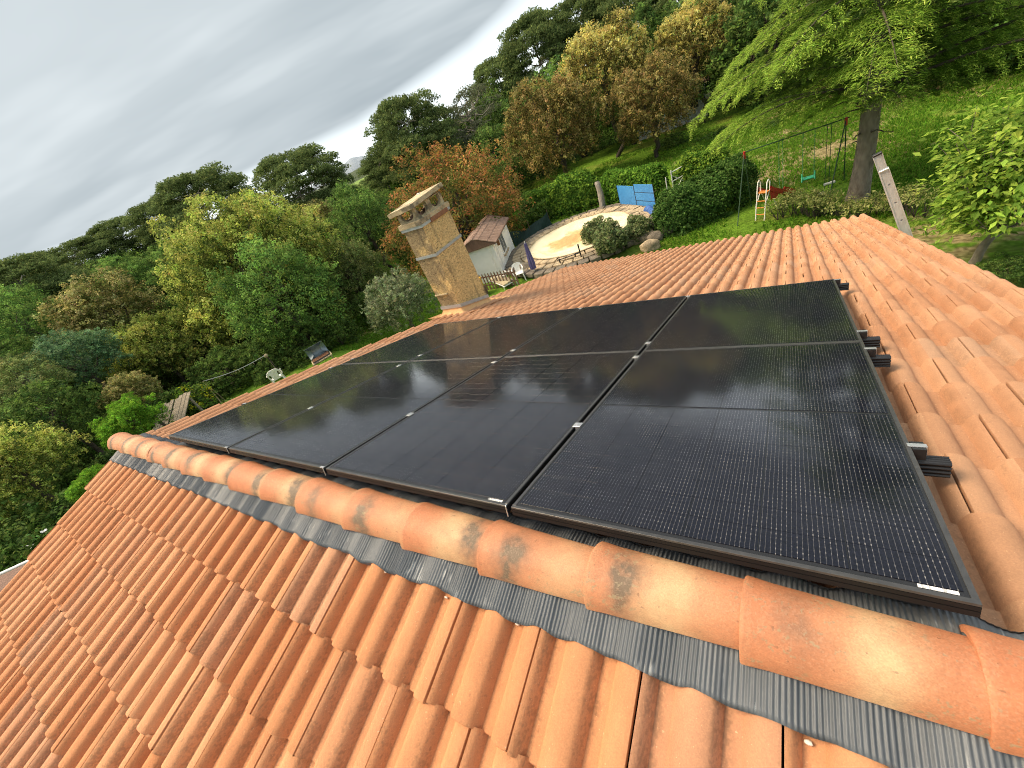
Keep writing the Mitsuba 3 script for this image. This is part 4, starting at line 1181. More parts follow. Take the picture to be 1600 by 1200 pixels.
k = numbered('flowering_bush')
fc = [(-9.5 + 0.9 * math.cos(a) * q, -2.2 + 0.9 * math.sin(a) * q, -2.6 - 0.5 * q) for a in np.linspace(0, 6, 9) for q in (0.5, 1.1)]
loose_plant(k, fc, 0.62, 420, 0.085, 0.5, [(0.035, 0.075, 0.014), (0.05, 0.095, 0.018)], [(0.07, 0.13, 0.025)], 23)
rnd = np.random.default_rng(3)
fp = np.asarray(fc)[rnd.integers(0, 18, 26)] + rnd.normal(0, 0.30, (26, 3)) + [0.25, 0.1, 0.42]
for q in fp:
    v, f = leaves(np.repeat(q[None], 5, 0) + rnd.normal(0, 0.03, (5, 3)), np.tile([0.2, 0, 1.0], (5, 1)), 0.055, 0.8, rnd, 0.6)
    put(part(k, 'flower'), (v, f), 'mat_white')
tag(k, 'dark bush dotted with white flowers beside the lower verge', 'shrub')


# ------------------------------------------------------------------ hedges
def hedge(key, path, h, w, seed, pal, tip_pal, dens=900, leaf=0.11, label=None, bumpy=0.25):
    """A clipped hedge along a path (x, y) points: leaf tufts through the outer shell of a rounded band."""
    rnd = np.random.default_rng(seed)
    path = np.asarray(path, float)
    seg = np.linalg.norm(np.diff(path, axis=0), axis=1)
    cum = np.r_[0, np.cumsum(seg)]
    n = int(dens * cum[-1])
    t = rnd.random(n) * cum[-1]
    i = np.clip(np.searchsorted(cum, t) - 1, 0, len(seg) - 1)
    fr = ((t - cum[i]) / seg[i])[:, None]
    p = path[i] * (1 - fr) + path[i + 1] * fr
    d = (path[i + 1] - path[i]) / seg[i][:, None]
    nrm = np.stack([-d[:, 1], d[:, 0]], -1)
    a = rnd.uniform(-0.25, math.pi + 0.25, n)
    lump = 1 + bumpy * (meshkit.fbm(np.stack([t * 0.9, np.cos(a) * 1.2, np.sin(a) * 1.2 + seed], -1), 3) - 0.5) * 2
    q = (0.72 + 0.28 * rnd.random(n) ** 0.4) * lump
    ca, sa = np.sign(np.cos(a)) * np.abs(np.cos(a)) ** 0.55, np.sign(np.sin(a)) * np.abs(np.sin(a)) ** 0.45
    endr = np.minimum(1, np.sqrt(np.clip(np.minimum(t, cum[-1] - t) / (w * 0.5), 0.02, 1)))
    lat, up = ca * w / 2 * q * endr, np.clip(sa, -0.1, 1) * h * q * (0.55 + 0.45 * endr)
    pos = np.concatenate([p + nrm * lat[:, None], np.zeros((n, 1))], 1)
    pos[:, 2] = ground_z(pos[:, 0], pos[:, 1]) + np.maximum(up, 0.02)
    on = np.concatenate([nrm * ca[:, None], sa[:, None] + 0.3], 1)
    m = 6
    P_ = np.repeat(pos, m, 0) + rnd.normal(0, 0.065, (n * m, 3))
    v, f = leaves(P_, np.repeat(on, m, 0), leaf, 0.55, rnd, 0.55)
    col = colors(n * m, pal, rnd)
    fl = np.repeat(rnd.random(n) < 0.35, m)
    col[fl] = colors(int(fl.sum()), tip_pal, rnd)
    put(key + '__foliage', (v, f), 'mat_leaf', False, color=np.repeat(col, 4, 0))
    st = []
    for s in np.arange(0.3, cum[-1], 0.55):
        j = np.clip(np.searchsorted(cum, s) - 1, 0, len(seg) - 1)
        c = path[j] + (path[j + 1] - path[j]) * (s - cum[j]) / seg[j]
        g0 = gz(*c)
        st.append(limb((c[0], c[1], g0 - 0.1), (c[0] + rnd.normal(0, 0.1), c[1] + rnd.normal(0, 0.1), g0 + h * 0.7), 0.035, 0.012, rnd, 5, 0.1, 5))
    put(key + '__stems', join(st), 'mat_dark_bark', 60)
    tag(key, label, 'hedge')


HG, HGT = [(0.030, 0.068, 0.016), (0.042, 0.088, 0.020), (0.024, 0.052, 0.013)], [(0.085, 0.150, 0.040)]
hedge(numbered('hedge'), [(-0.6, 18.3), (0.5, 19.2), (1.75, 20.1), (2.2, 21.2), (2.1, 22.6)], 1.75, 1.7, 5, HG, HGT, 1250, 0.10, 'tall clipped dark green hedge curving between pool and swing lawn')
hedge(numbered('hedge'), [(-11.2, 26.2), (-9.2, 26.3), (-7.2, 26.2), (-5.6, 26.2)], 2.1, 1.7, 6, [(0.045, 0.10, 0.016), (0.06, 0.125, 0.02), (0.03, 0.07, 0.012)], [(0.14, 0.22, 0.032)], 1150, 0.13, 'loose bright green hedge behind the pool, left of the blue boards')
hedge(numbered('hedge'), [(-5.4, 26.0), (-4.2, 25.6), (-2.6, 24.6), (-1.2, 23.7)], 1.85, 1.0, 7, [(0.04, 0.095, 0.014), (0.055, 0.12, 0.018)], [(0.11, 0.20, 0.028)], 1100, 0.13, 'ivy-like hedge rising directly behind the blue boards')
hedge(numbered('hedge'), [(-0.9, 24.6), (0.6, 24.2), (1.8, 23.3)], 1.95, 1.3, 8, [(0.05, 0.105, 0.016), (0.04, 0.085, 0.014)], [(0.14, 0.21, 0.03)], 1100, 0.12, 'light green hedge section behind the white scaffold frame')
for cx_, cy_, r_, lab in ((-3.75, 19.0, 0.62, 'round clipped grey-green bush standing against the pool cover'), (-2.45, 17.35, 0.72, 'grey-green bush nearest the eave, beside the pool rim'),
                          (-1.5, 18.5, 0.55, 'smaller grey-green bush between pool rim and rocks')):
    k = numbered('clipped_bush')
    scene[k] = {'type': 'instance', 'group': {'type': 'ref', 'id': PROTO['ball'][0]}, 'to_world': T().translate([cx_, cy_, gz(cx_, cy_) + r_ * 1.0]).rotate([0, 0, 1], cx_ * 50).scale([r_ * 1.12, r_ * 1.12, r_])}
    tag(k, lab, 'shrub')

# grass of the lawns in view
rnd = np.random.default_rng(12)
lp = []
for n, (xa, xb, ya, yb) in ((30000, (-1.0, 14.0, 14.5, 36.0)), (14000, (-22.0, -9.0, 9.0, 16.5)), (9000, (-20.0, -9.0, 22.0, 34.0)), (7000, (-10, 12, 30, 40))):
    lp.append(np.stack([rnd.uniform(xa, xb, n), rnd.uniform(ya, yb, n)], -1))
lp = np.vstack(lp)
keep = meshkit.fbm(np.c_[lp * 0.35, lp[:, :1] * 0], 3, 5) > rnd.uniform(0.25, 0.62, len(lp))
keep &= (np.hypot(lp[:, 0] + 5.3, lp[:, 1] - 20.3) > 4.6)
lp = lp[keep]
P_ = np.repeat(np.c_[lp, ground_z(lp[:, 0], lp[:, 1])], 4, 0)
P_[:, :2] += rnd.normal(0, 0.05, (len(P_), 2)); P_[:, 2] += 0.055
v, f = leaves(P_, rnd.normal(0, 1, (len(P_), 3)) * [1, 1, 0.25], 0.15, 0.26, rnd, 0.3, 0.1, np.tile([0, 0, 1.0], (len(P_), 1)) + rnd.normal(0, 0.35, (len(P_), 3)))
put('grass', (v, f), 'mat_leaf', False, color=np.repeat(colors(len(P_), [(0.065, 0.145, 0.014), (0.085, 0.175, 0.018), (0.11, 0.16, 0.025), (0.05, 0.11, 0.012)], rnd), 4, 0))
tag('grass', 'rough green lawn grass around the swings and trees', 'grass', kind='stuff')

# ------------------------------------------------------------------ pool
def cover_color(p, n, uv):
    x, y = p.x + 5.3, p.y - 20.3
    a, b = x * 0.62 + y * 0.78, -x * 0.78 + y * 0.62
    w = fbm(p.x * 1.6, p.y * 1.6, 0.0, 4) - 0.5
    c = mix((0.66, 0.60, 0.40), (0.78, 0.73, 0.54), fbm(p.x * 2, p.y * 2, 0.0))
    e = dr.sqrt(dr.square((a - 0.05) / 2.2) + dr.square((b - 0.1) / 1.25)) + w * 1.0
    stain = (1 - smoothstep(0.55, 1.05, e))
    c = mix(c, mix((0.42, 0.22, 0.07), (0.60, 0.40, 0.17), fbm(p.x * 3.5, p.y * 1.6, 2.0)), stain * 0.9)
    c = mix(c, (0.50, 0.45, 0.20), smoothstep(0.50, 0.62, fbm(a * 3.2, b * 0.9, 4.0)) * (1 - smoothstep(1.0, 1.6, e)) * 0.5)
    rim = dr.sqrt(x * x + y * y)
    return mix(c, (0.52, 0.44, 0.26), smoothstep(2.55, 2.8, rim + w * 0.3) * 0.6)


scene['mat_cover'] = P(cover_color, 0.55, 0.3)
scene['mat_stone'] = P(lambda p, n, uv: mix(mix((0.26, 0.20, 0.13), (0.50, 0.40, 0.26), fbm(p.x * 3, p.y * 3, p.z * 3)), (0.10, 0.09, 0.07), smoothstep(0.5, 0.7, fbm(p.x * 1.4 + 7, p.y * 1.4, p.z)) * 0.6) * (0.7 + 0.6 * noise(p.x * 30, p.y * 30, p.z * 30)), 0.9)
scene['mat_dark_stone'] = P(lambda p, n, uv: mix((0.07, 0.06, 0.05), (0.22, 0.19, 0.15), fbm(p.x * 4, p.y * 4, p.z * 4)) * (0.7 + 0.6 * noise(p.x * 25, p.y * 25, p.z * 25)), 0.9)
PC = np.array([-5.3, 20.3])
PZ = GZ + 0.36
pr_ = np.linspace(0, 2.82, 26)
pa_ = np.linspace(0, 2 * np.pi, 97)
RR, AA = np.meshgrid(pr_, pa_)
xx, yy = PC[0] + RR * np.cos(AA), PC[1] + RR * np.sin(AA)
wr = (meshkit.fbm(np.stack([np.cos(AA) * 5, np.sin(AA) * 5, RR * 0.7], -1), 4) - 0.5) * 0.09 * np.clip(RR, 0.3, 2) / 2
zz = PZ - 0.16 * (1 - (RR / 2.82) ** 2) + wr
POOL = numbered('pool')
put(POOL + '__cover', grid(np.stack([xx, yy, zz], -1)[::-1]), 'mat_cover', True)
tag(POOL + '__cover', 'cream winter cover with a rust brown puddle stain')
tag(POOL, 'round garden pool under a sagging cream cover with a stone rim', 'pool')
hoop = np.stack([PC[0] + 2.84 * np.cos(pa_), PC[1] + 2.84 * np.sin(pa_), pa_ * 0 + PZ + 0.0], -1)
put(POOL + '__rim_pipe', tube(hoop, 0.03, 7, cap=False), 'mat_stone', True)
prnd = np.random.default_rng(8)
for r0, r1, nst, mat, lift in ((2.92, 3.32, 40, 'mat_stone', 0.0), (3.36, 3.80, 44, 'mat_stone', -0.04), (3.84, 4.35, 46, 'mat_dark_stone', -0.07)):
    for i in range(nst):
        a0, a1 = (i + 0.04 + 0.05 * prnd.random()) / nst * 2 * np.pi, (i + 0.96 - 0.05 * prnd.random()) / nst * 2 * np.pi
        th = prnd.uniform(0.06, 0.1)
        z = PZ + lift + prnd.normal(0, 0.012)
        q = []
        for a in (a0, (a0 + a1) / 2, a1):
            for r in (r0 + prnd.normal(0, 0.015), r1 + prnd.normal(0, 0.03)):
                for dz, s in ((0, 0.012), (-0.02, 0), (-th - 0.1, 0)):
                    rr = r + (s if r < (r0 + r1) / 2 else -s)
                    q.append((PC[0] + rr * math.cos(a), PC[1] + rr * math.sin(a), z + dz))
        put(part(POOL, 'rim_stone'), trimesh.convex.convex_hull(np.array(q)), mat)

# boulders heaped between pool and hedge
ROCKS = []
for i in range(13):
    x, y = -1.25 + prnd.normal(0, 0.55), 18.9 + prnd.normal(0, 1.1)
    if i > 9:
        x, y = -7.3 + prnd.normal(0, 0.35), 17.2 + prnd.normal(0, 0.3)
    s = trimesh.creation.icosphere(2)
    v = s.vertices * (1 + 0.7 * (meshkit.fbm(s.vertices * 1.3 + i * 5, 3) - 0.5)[:, None]) * prnd.uniform(0.18, 0.38) * [1.2, 0.9, 0.8]
    k = numbered('boulder')
    put(k, (v + [x, y, gz(x, y) + 0.12 + 0.2 * prnd.random()], s.faces), 'mat_dark_stone' if i % 2 else 'mat_stone', 35)
    ROCKS.append((screen_x((x, y, GZ)), k, i <= 9))
for heap, txt, grp in ((True, 'boulder from the left in the heap between pool rim and dark hedge', 'boulders by the pool'), (False, 'mossy stone from the left at the near corner of the white shed', 'boulders by the shed')):
    for j, (_, k, _) in enumerate(sorted(r for r in ROCKS if r[2] == heap)):
        tag(k, f'{ORD[j]} {txt}', 'rock', grp)

# ------------------------------------------------------------------ the white garden shed
scene['mat_pane'] = P((0.16, 0.17, 0.17), 0.15, 0.5)
SH = numbered('garden_shed')
tag(SH, 'small white garden shed with brown tile roof beyond the chimney', 'shed')
sa = math.radians(19)
ex, ey = np.array([math.cos(sa), math.sin(sa), 0]), np.array([-math.sin(sa), math.cos(sa), 0])
SO = np.array([-8.55, 17.05, GZ])           # near right corner


def sh(a, b, c):                            # a to the left of the near right corner, b away along the right wall, c up
    return SO - ex * a + ey * b + np.array([0, 0, c])


def sh_box(a0, a1, b0, b1, c0, c1):
    q = [sh(a, b, c) for a in (a0, a1) for b in (b0, b1) for c in (c0, c1)]
    return trimesh.convex.convex_hull(np.array(q))


scene['mat_render'] = P(lambda p, n, uv: mix((0.74, 0.72, 0.66), (0.84, 0.82, 0.78), fbm(p.x * 1.5, p.y * 1.5, p.z * 1.5)) * (0.9 + 0.2 * noise(p.x * 40, p.y * 40, p.z * 40)), 0.85)
q = [sh(a, b, c) for a in (0, 1.75) for b in (0, 4.4) for c in (-0.3, 2.0)] + [sh(0.875, b, 2.42) for b in (0, 4.4)]
put(SH + '__wall', trimesh.convex.convex_hull(np.array(q)), 'mat_render')
put(SH + '__corner_post', sh_box(-0.035, 0.14, -0.035, 0.14, 0.0, 2.0), 'mat_white')
put(SH + '__corner_post_001', sh_box(-0.03, 0.0, 0.55, 0.68, 0.0, 1.98), 'mat_white')
put(SH + '__door', sh_box(0.25, 1.5, -0.045, 0.0, 0.0, 1.92), 'mat_white')
put(SH + '__window', sh_box(-0.05, 0.0, 1.45, 2.55, 0.75, 1.75), 'mat_white')
put(SH + '__window__pane', sh_box(-0.056, -0.05, 1.53, 2.0, 0.83, 1.67), 'mat_pane')
put(SH + '__window__pane_001', sh_box(-0.056, -0.05, 2.06, 2.47, 0.83, 1.67), 'mat_pane')
put(SH + '__window__sill', sh_box(-0.14, 0.0, 1.38, 2.62, 0.68, 0.75), 'mat_stone')
put(SH + '__wall_lantern', join([(np.asarray(m.vertices), m.faces) for m in (sh_box(-0.14, -0.02, 0.98, 1.12, 1.45, 1.78), sh_box(-0.10, -0.02, 1.01, 1.09, 1.78, 1.86))]), 'mat_rusty')
put(SH + '__roof', trimesh.convex.convex_hull(np.array([sh(a, b, c) for b in (-0.16, 4.5) for a, c in ((-0.3, 1.88), (0.875, 2.46), (2.05, 1.88), (-0.3, 1.93), (0.875, 2.51), (2.05, 1.93))])), 'mat_brown_wood')
scene['mat_old_tile'] = P(lambda p, n, uv: mix((0.17, 0.11, 0.085), (0.34, 0.24, 0.19), fbm(p.x * 5, p.y * 5, p.z * 5)), 0.9)
hc = np.radians(np.linspace(0, 180, 7))
for side in (0, 1):
    for row in range(3):
        for j in range(17):
            b = -0.10 + j * 0.262
            a0 = (-0.34 + row * 0.42) if side == 0 else (2.09 - row * 0.42)
            a1 = a0 + (0.46 if side == 0 else -0.46)
            zz_ = lambda a: 1.93 + (2.51 - 1.93) * (1 - abs(a - 0.875) / 1.175) + 0.012 * (3 - row) * 0 + 0.01
            rws = [[sh(a, b + 0.10 * math.cos(t) * s, zz_(a) + 0.075 * math.sin(t) * s + dz) for t in hc] for a, s, dz in ((a0, 0.86, 0.012), (a0, 1.0, 0.014), (a1, 0.9, 0.0))]
            put(part(SH + '__roof', 'roof_tile'), grid(np.array(rws)), 'mat_old_tile', 40)

# ------------------------------------------------------------------ terrace things by the shed
scene['mat_violet'] = P(lambda p, n, uv: mix((0.085, 0.070, 0.19), (0.14, 0.12, 0.28), fbm(p.x * 6, p.y * 6, p.z * 2)), 0.8)
PA = numbered('parasol')
px0, py0 = -6.24, 16.39
z0 = gz(px0, py0)
a = np.linspace(0, 2 * np.pi, 33)
rows = []
for t in np.linspace(0, 1, 12):
    r = (0.17 - 0.115 * t) * (1 + 0.18 * np.cos(8 * a)) * (0.75 + 0.25 * min(1, t * 5))
    rows.append(np.stack([px0 + r * np.cos(a) + 0.03 * t, py0 + r * np.sin(a), a * 0 + z0 + 0.42 + 1.33 * t], -1))
put(PA + '__canopy', grid(np.array(rows)), 'mat_violet', 40)
put(PA + '__pole', tube([(px0, py0, z0), (px0 + 0.03, py0, z0 + 1.84)], 0.02, 8), 'mat_white', 40)
put(PA + '__base', tube([(px0, py0, z0 - 0.02), (px0, py0, z0 + 0.06), (px0, py0, z0 + 0.08)], [0.24, 0.24, 0.1], 20), 'mat_dark_stone', 40)
tag(PA, 'closed violet parasol standing beside the pool cover', 'parasol')


def garden_chair(key, x, y, rz, lying=False, z=None, s=1.0):
    """A one-piece plastic chair: fan back with slots, arms, four splayed legs."""
    R = rot([0, 0, 1], rz) @ (rot([1, 0, 0], -82) if lying else np.eye(3))
    o = np.array([x, y, (gz(x, y) if z is None else z) + (0.3 if lying else 0)])
    w = lambda v: (np.asarray(v) * s) @ R.T + o
    put(key + '__seat', w(box((0.44, 0.43, 0.025), (0, 0, 0.43), bevel=0.01)[0]), None) if False else None
    v, f = box((0.44, 0.43, 0.025), (0, 0, 0.43), bevel=0.01)
    put(key + '__seat', (w(v), f), 'mat_white')
    from shapely.geometry import Polygon, box as sb, Point
    b = Polygon([(-0.22, 0), (0.22, 0), (0.25, 0.3), (0.2, 0.40), (0.1, 0.45), (-0.1, 0.45), (-0.2, 0.40), (-0.25, 0.3)]).buffer(0.01)
    for c in (-0.155, 0.155):
        b = b.difference(Polygon([(c - 0.030, 0.05), (c + 0.030, 0.05), (c * 1.12 + 0.034, 0.26), (c * 1.12, 0.31), (c * 1.12 - 0.034, 0.26)]))
    m = trimesh.creation.extrude_polygon(b, 0.022, engine='earcut')
    v = m.vertices[:, [0, 2, 1]] * [1, -1, 1]
    v = v @ rot([1, 0, 0], -13).T + [0, 0.215, 0.44]
    put(key + '__backrest', (w(v), m.faces), 'mat_white')
    for sx in (-1, 1):
        for sy in (-1, 1):
            v, f = tube([(sx * 0.20, sy * 0.19, 0.43), (sx * 0.25, sy * 0.25, 0.0)], [0.030, 0.022], 8)
            put(part(key, 'leg'), (w(v), f), 'mat_white', 50)
        v, f = tube([(sx * 0.24, 0.24, 0.72), (sx * 0.28, 0.05, 0.66), (sx * 0.28, -0.17, 0.65), (sx * 0.25, -0.21, 0.43)], [0.02, 0.026, 0.026, 0.02], 8)
        put(part(key, 'armrest'), (w(v), f), 'mat_white', 50)


k = numbered('garden_chair'); garden_chair(k, -7.0, 16.15, 30, False)
tag(k, 'white plastic chair beside the violet parasol', 'chair')
k = numbered('garden_chair'); garden_chair(k, -7.55, 16.1, 80, True)
tag(k, 'white plastic chair tipped over on the terrace by the shed', 'chair')
k = numbered('garden_chair'); garden_chair(k, -12.90, 5.90, 245, False, gz(-12.9, 5.9) + 0.12)
tag(k, 'single white plastic chair below the left verge, back towards the trees', 'chair')
k = numbered('sun_lounger')
lo = np.array([-8.0, 15.9, gz(-8, 15.9)])
put(k + '__cushion', box((0.6, 1.5, 0.07), lo + [0, 0, 0.36], rot([0, 0, 1], 60) @ rot([1, 0, 0], 6), 0.02), 'mat_slab')
put(k + '__frame', join([box((0.62, 1.55, 0.04), lo + [0, 0, 0.29], rot([0, 0, 1], 60) @ rot([1, 0, 0], 6), 0.01)] + [tube([lo + rot([0, 0, 1], 60) @ [a_, b_, 0.3], lo + rot([0, 0, 1], 60) @ [a_, b_, 0]], 0.022, 7) for a_ in (-0.27, 0.27) for b_ in (-0.6, 0.6)]), 'mat_white')
tag(k, 'beige cushioned garden lounger behind the picket fence', 'lounger')
FE = numbered('picket_fence')
for i in range(17):
    t = i / 16
    x, y = -10.1 + 3.2 * t, 15.75 - 0.1 * t
    z = gz(x, y)
    pts_ = [(-0.035, 0, 0), (0.035, 0, 0), (0.035, 0, 0.86), (0, 0, 0.93), (-0.035, 0, 0.86)]
    hull = trimesh.convex.convex_hull(np.array([(x + a_, y + dy, z + c_) for a_, _, c_ in pts_ for dy in (0, 0.02)]))
    put(part(FE, 'picket'), hull, 'mat_brown_wood')
for h in (0.25, 0.7):
    put(part(FE, 'rail'), box((3.3, 0.03, 0.06), (-8.5, 15.735, GZ + h), rot([0, 0, 1], -1.8)), 'mat_brown_wood')
tag(FE, 'dark brown picket fence in front of the shed terrace', 'fence')
YB = numbered('storage_box')
scene['mat_yellow'] = P((0.55, 0.30, 0.035), 0.5)
put(YB + '__body', box((0.5, 0.4, 0.42), (-8.9, 15.1, GZ + 0.65), rot([0, 0, 1], 25), 0.03), 'mat_yellow')
put(YB + '__lid', box((0.54, 0.44, 0.06), (-8.9, 15.1, GZ + 0.895), rot([0, 0, 1], 25), 0.02), 'mat_yellow')
put(YB + '__stand', box((0.6, 0.5, 0.46), (-8.9, 15.1, GZ + 0.2), rot([0, 0, 1], 25), 0.02), 'mat_brown_wood')
tag(YB, 'yellow box peeking over the tiles right of the chimney base', 'box')
# wire fence post and rail near the eave side of the pool
RA = numbered('handrail')
for (x, y) in ((-4.9, 16.7), (-3.9, 17.0)):
    z = gz(x, y)
    put(part(RA, 'post'), tube([(x, y, z), (x, y, z + (0.95 if x > -4.5 else 0.55))], 0.035, 8), 'mat_black', 40)
put(RA + '__rail', tube([(-5.0, 16.67, GZ + 0.5), (-3.9, 17.0, GZ + 0.55)], 0.025, 7), 'mat_black', 40)
tag(RA, 'short dark handrail between the eave and the pool', 'railing')
# green shade net slung behind the shed
NT = numbered('shade_net')
scene['mat_net'] = P(lambda p, n, uv: mix((0.010, 0.028, 0.024), (0.022, 0.05, 0.042), fbm(p.x * 3, p.y * 3, p.z * 3)), 0.85)
rows = []
for t in np.linspace(0, 1, 26):
    x, y = -10.6 + 1.7 * t, 21.9 + 2.7 * t
    z = gz(x, y)
    top = 0.95 - 0.38 * math.sin(math.pi * t) + 0.05 * math.sin(12 * t)
    rows.append([(x + 0.10 * math.sin(9 * t + 3 * h) + 0.3 * h, y - 0.15 * h, z + top * (1 - h)) for h in np.linspace(0, 1, 9)])
put(NT + '__net', grid(np.array(rows)), 'mat_net', True)
for t in (0.0, 0.5, 1.0):
    x, y = -10.6 + 1.7 * t, 21.93 + 2.7 * t
    put(part(NT, 'post'), tube([(x, y, gz(x, y)), (x, y, gz(x, y) + 1.0)], 0.025, 7), 'mat_brown_wood', 40)
tag(NT, 'dark green shade net sagging between posts behind the shed', 'net')

# ------------------------------------------------------------------ blue folded table, scaffold frame, stump, tarp roll
scene['mat_blue'] = P(lambda p, n, uv: mix((0.045, 0.22, 0.55), (0.075, 0.30, 0.66), fbm(p.x * 2, p.y * 2, p.z * 2)), 0.45)
scene['mat_tarp'] = P(lambda p, n, uv: mix((0.03, 0.08, 0.26), (0.06, 0.15, 0.42), fbm(p.x * 6, p.y * 6, p.z * 6)), 0.45)
TT = numbered('folding_table')
tag(TT, 'blue folding games table standing folded upright before the ivy hedge', 'table')
A_, B_, C_ = np.array([-4.0, 24.35]), np.array([-2.72, 23.2]), np.array([-1.45, 22.1])
for (p0, p1, gap, hgt) in ((A_, B_, 0.03, 1.22), (B_, C_, 0.03, 1.32)):
    d = (p1 - p0) / np.linalg.norm(p1 - p0); L = np.linalg.norm(p1 - p0) - gap
    R = np.stack([[d[0], d[1], 0], [-d[1], d[0], 0], [0, 0, 1]], 1)
    c = (p0 + p1) / 2
    z = gz(*c)
    if p0 is A_:
        put(part(TT, 'table_top'), box((L, 0.025, hgt), (c[0], c[1], z + 0.1 + hgt / 2), R, 0.006), 'mat_blue')
    else:
        for j in range(3):
            hh = hgt / 3 - 0.02
            put(part(TT, 'table_top'), box((L, 0.025, hh), (c[0], c[1], z + 0.1 + (j + 0.5) * hgt / 3), R, 0.006), 'mat_blue')
        for j in (1, 2):
            put(part(TT, 'frame_bar'), box((L, 0.035, 0.02), (c[0], c[1], z + 0.1 + j * hgt / 3), R), 'mat_black')
    for s in (-1, 1):
        put(part(TT, 'frame_bar'), box((0.03, 0.04, hgt + 0.1), (c[0] + s * d[0] * (L / 2 + 0.005), c[1] + s * d[1] * (L / 2 + 0.005), z + 0.05 + hgt / 2), R), 'mat_black')
    for s in (-0.35, 0.35):                                   # folding legs behind the boards
        q = c + d * s * L
        put(part(TT, 'leg'), tube([(q[0] - d[1] * 0.35, q[1] + d[0] * 0.35, z), (q[0] - d[1] * 0.05, q[1] + d[0] * 0.05, z + 0.75)], 0.018, 6), 'mat_white', 40)
SC = numbered('scaffold_frame')
tag(SC, 'white metal scaffold frame with crossed braces beside the blue table', 'scaffold')
a0, b0 = np.array([-1.0, 23.0]), np.array([-0.02, 24.05])
m0 = a0 * 0.75 + b0 * 0.25
z = gz(*a0)
for q, h0, h1 in ((a0, 0.0, 1.35), (m0, 0.0, 1.55), (b0, 0.0, 1.60)):
    put(part(SC, 'upright'), tube([(q[0], q[1], z + h0), (q[0], q[1], z + h1)], 0.026, 8), 'mat_white', 40)
for h0, h1 in ((1.45, 1.50), (1.0, 1.05)):
    put(part(SC, 'crossbar'), tube([(m0[0], m0[1], z + h0), (b0[0], b0[1], z + h1)], 0.022, 7), 'mat_white', 40)
for h0, h1 in ((0.35, 1.40), (1.30, 0.45)):
    put(part(SC, 'brace'), tube([(m0[0], m0[1], z + h0), (b0[0], b0[1], z + h1)], 0.016, 7), 'mat_white', 40)
ST_ = numbered('stump')
rows = []
a = np.linspace(0, 2 * np.pi, 25)
for t in np.linspace(0, 1, 16):
    r = (0.20 - 0.04 * t) * (1 + 0.28 * (meshkit.fbm(np.stack([np.cos(a) * 1.4, np.sin(a) * 1.4, a * 0 + t * 4], -1), 3) - 0.5) * 2) * (1 if t < 0.97 else 0.6)
    rows.append(np.stack([-5.35 + r * np.cos(a) + 0.06 * math.sin(t * 3), 25.05 + r * np.sin(a), a * 0 + gz(-5.3, 25) + 1.72 * t], -1))
put(ST_, grid(np.array(rows)), 'mat_grey_bark', True)
tag(ST_, 'bare bleached tree stump standing before the pool hedge', 'stump')
TP = numbered('tarp_roll')
t = np.linspace(0, 1, 18)
pp = np.stack([-1.9 + 1.15 * t, 22.0 - 1.85 * t, GZ + 0.26 + 0.05 * np.sin(8 * t)], -1)
v, f = tube(pp, 0.20 * (1 + 0.16 * np.sin(t * 19)), 14)
put(TP, (v * 1.0 + (meshkit.fbm(v * 4, 3) - 0.5)[:, None] * 0.07, f), 'mat_tarp', 60)
tag(TP, 'rolled blue pool tarpaulin lying by the dark hedge', 'tarpaulin')

# ------------------------------------------------------------------ swing set, glider, slide
scene['mat_green_metal'] = P((0.035, 0.075, 0.045), 0.45)
scene['mat_red'] = P(lambda p, n, uv: mix((0.42, 0.02, 0.022), (0.52, 0.035, 0.03), fbm(p.x * 5, p.y * 5, p.z * 5)), 0.4)
scene['mat_mint'] = P((0.03, 0.36, 0.20), 0.4)
scene['mat_rope'] = P((0.10, 0.30, 0.16), 0.7)
scene['mat_orange'] = P((0.60, 0.20, 0.03), 0.5)
SW = numbered('swing_set')
tag(SW, 'garden swing frame of thin green poles under the cedar', 'swing')
z = gz(4, 19)
tA, tB = np.array([2.85, 18.95, z + 2.45]), np.array([5.95, 19.55, z + 2.5])
put(SW + '__beam', tube([tA - (tB - tA) * 0.03, tB + (tB - tA) * 0.03], 0.022, 8), 'mat_green_metal', 40)
for tp, feet in ((tA, ((2.55, 17.95), (2.95, 19.95))), (tB, ((5.50, 18.6), (6.10, 20.6)))):
    for fx, fy in feet:
        put(part(SW, 'leg'), tube([(fx, fy, gz(fx, fy) - 0.05), tp], 0.019, 8), 'mat_green_metal', 40)
    put(part(SW, 'joint'), tube([tp - [0, 0, 0.22], tp + [0, 0, 0.03]], [0.05, 0.045], 8), 'mat_red', 40)
bm = lambda t: tA + (tB - tA) * t
for t in (0.60, 0.715):
    put(part(SW, 'rope'), tube([bm(t), (bm(t)[0], bm(t)[1], z + 0.93)], 0.011, 6), 'mat_rope', 40)
gl = bm(0.66)
gs = []
for s in (-1, 1):
    q = np.array([gl[0] + s * 0.20, gl[1] + s * 0.04, z + 0.88])
    gs.append(tube([q + [0, -0.2, -0.10], q + [0, -0.1, 0.08], q + [0, 0.12, 0.10], q + [0, 0.24, -0.02], q + [0, 0.05, -0.14], q + [0, -0.2, -0.10]], 0.022, 7, cap=False))
gs.append(box((0.42, 0.30, 0.045), (gl[0], gl[1], z + 0.83), rot([0, 0, 1], 10), 0.015))
put(SW + '__glider_seat', join(gs), 'mat_mint', 50)
for t in (0.36, 0.40):
    put(part(SW, 'rope'), tube([bm(t), (bm(t)[0], bm(t)[1], z + 0.45)], 0.009, 6), 'mat_rope', 40)
for t in (0.83, 0.87):
    put(part(SW, 'rope'), tube([bm(t), (bm(t)[0], bm(t)[1], z + 0.22)], 0.012, 6), 'mat_green_metal', 40)
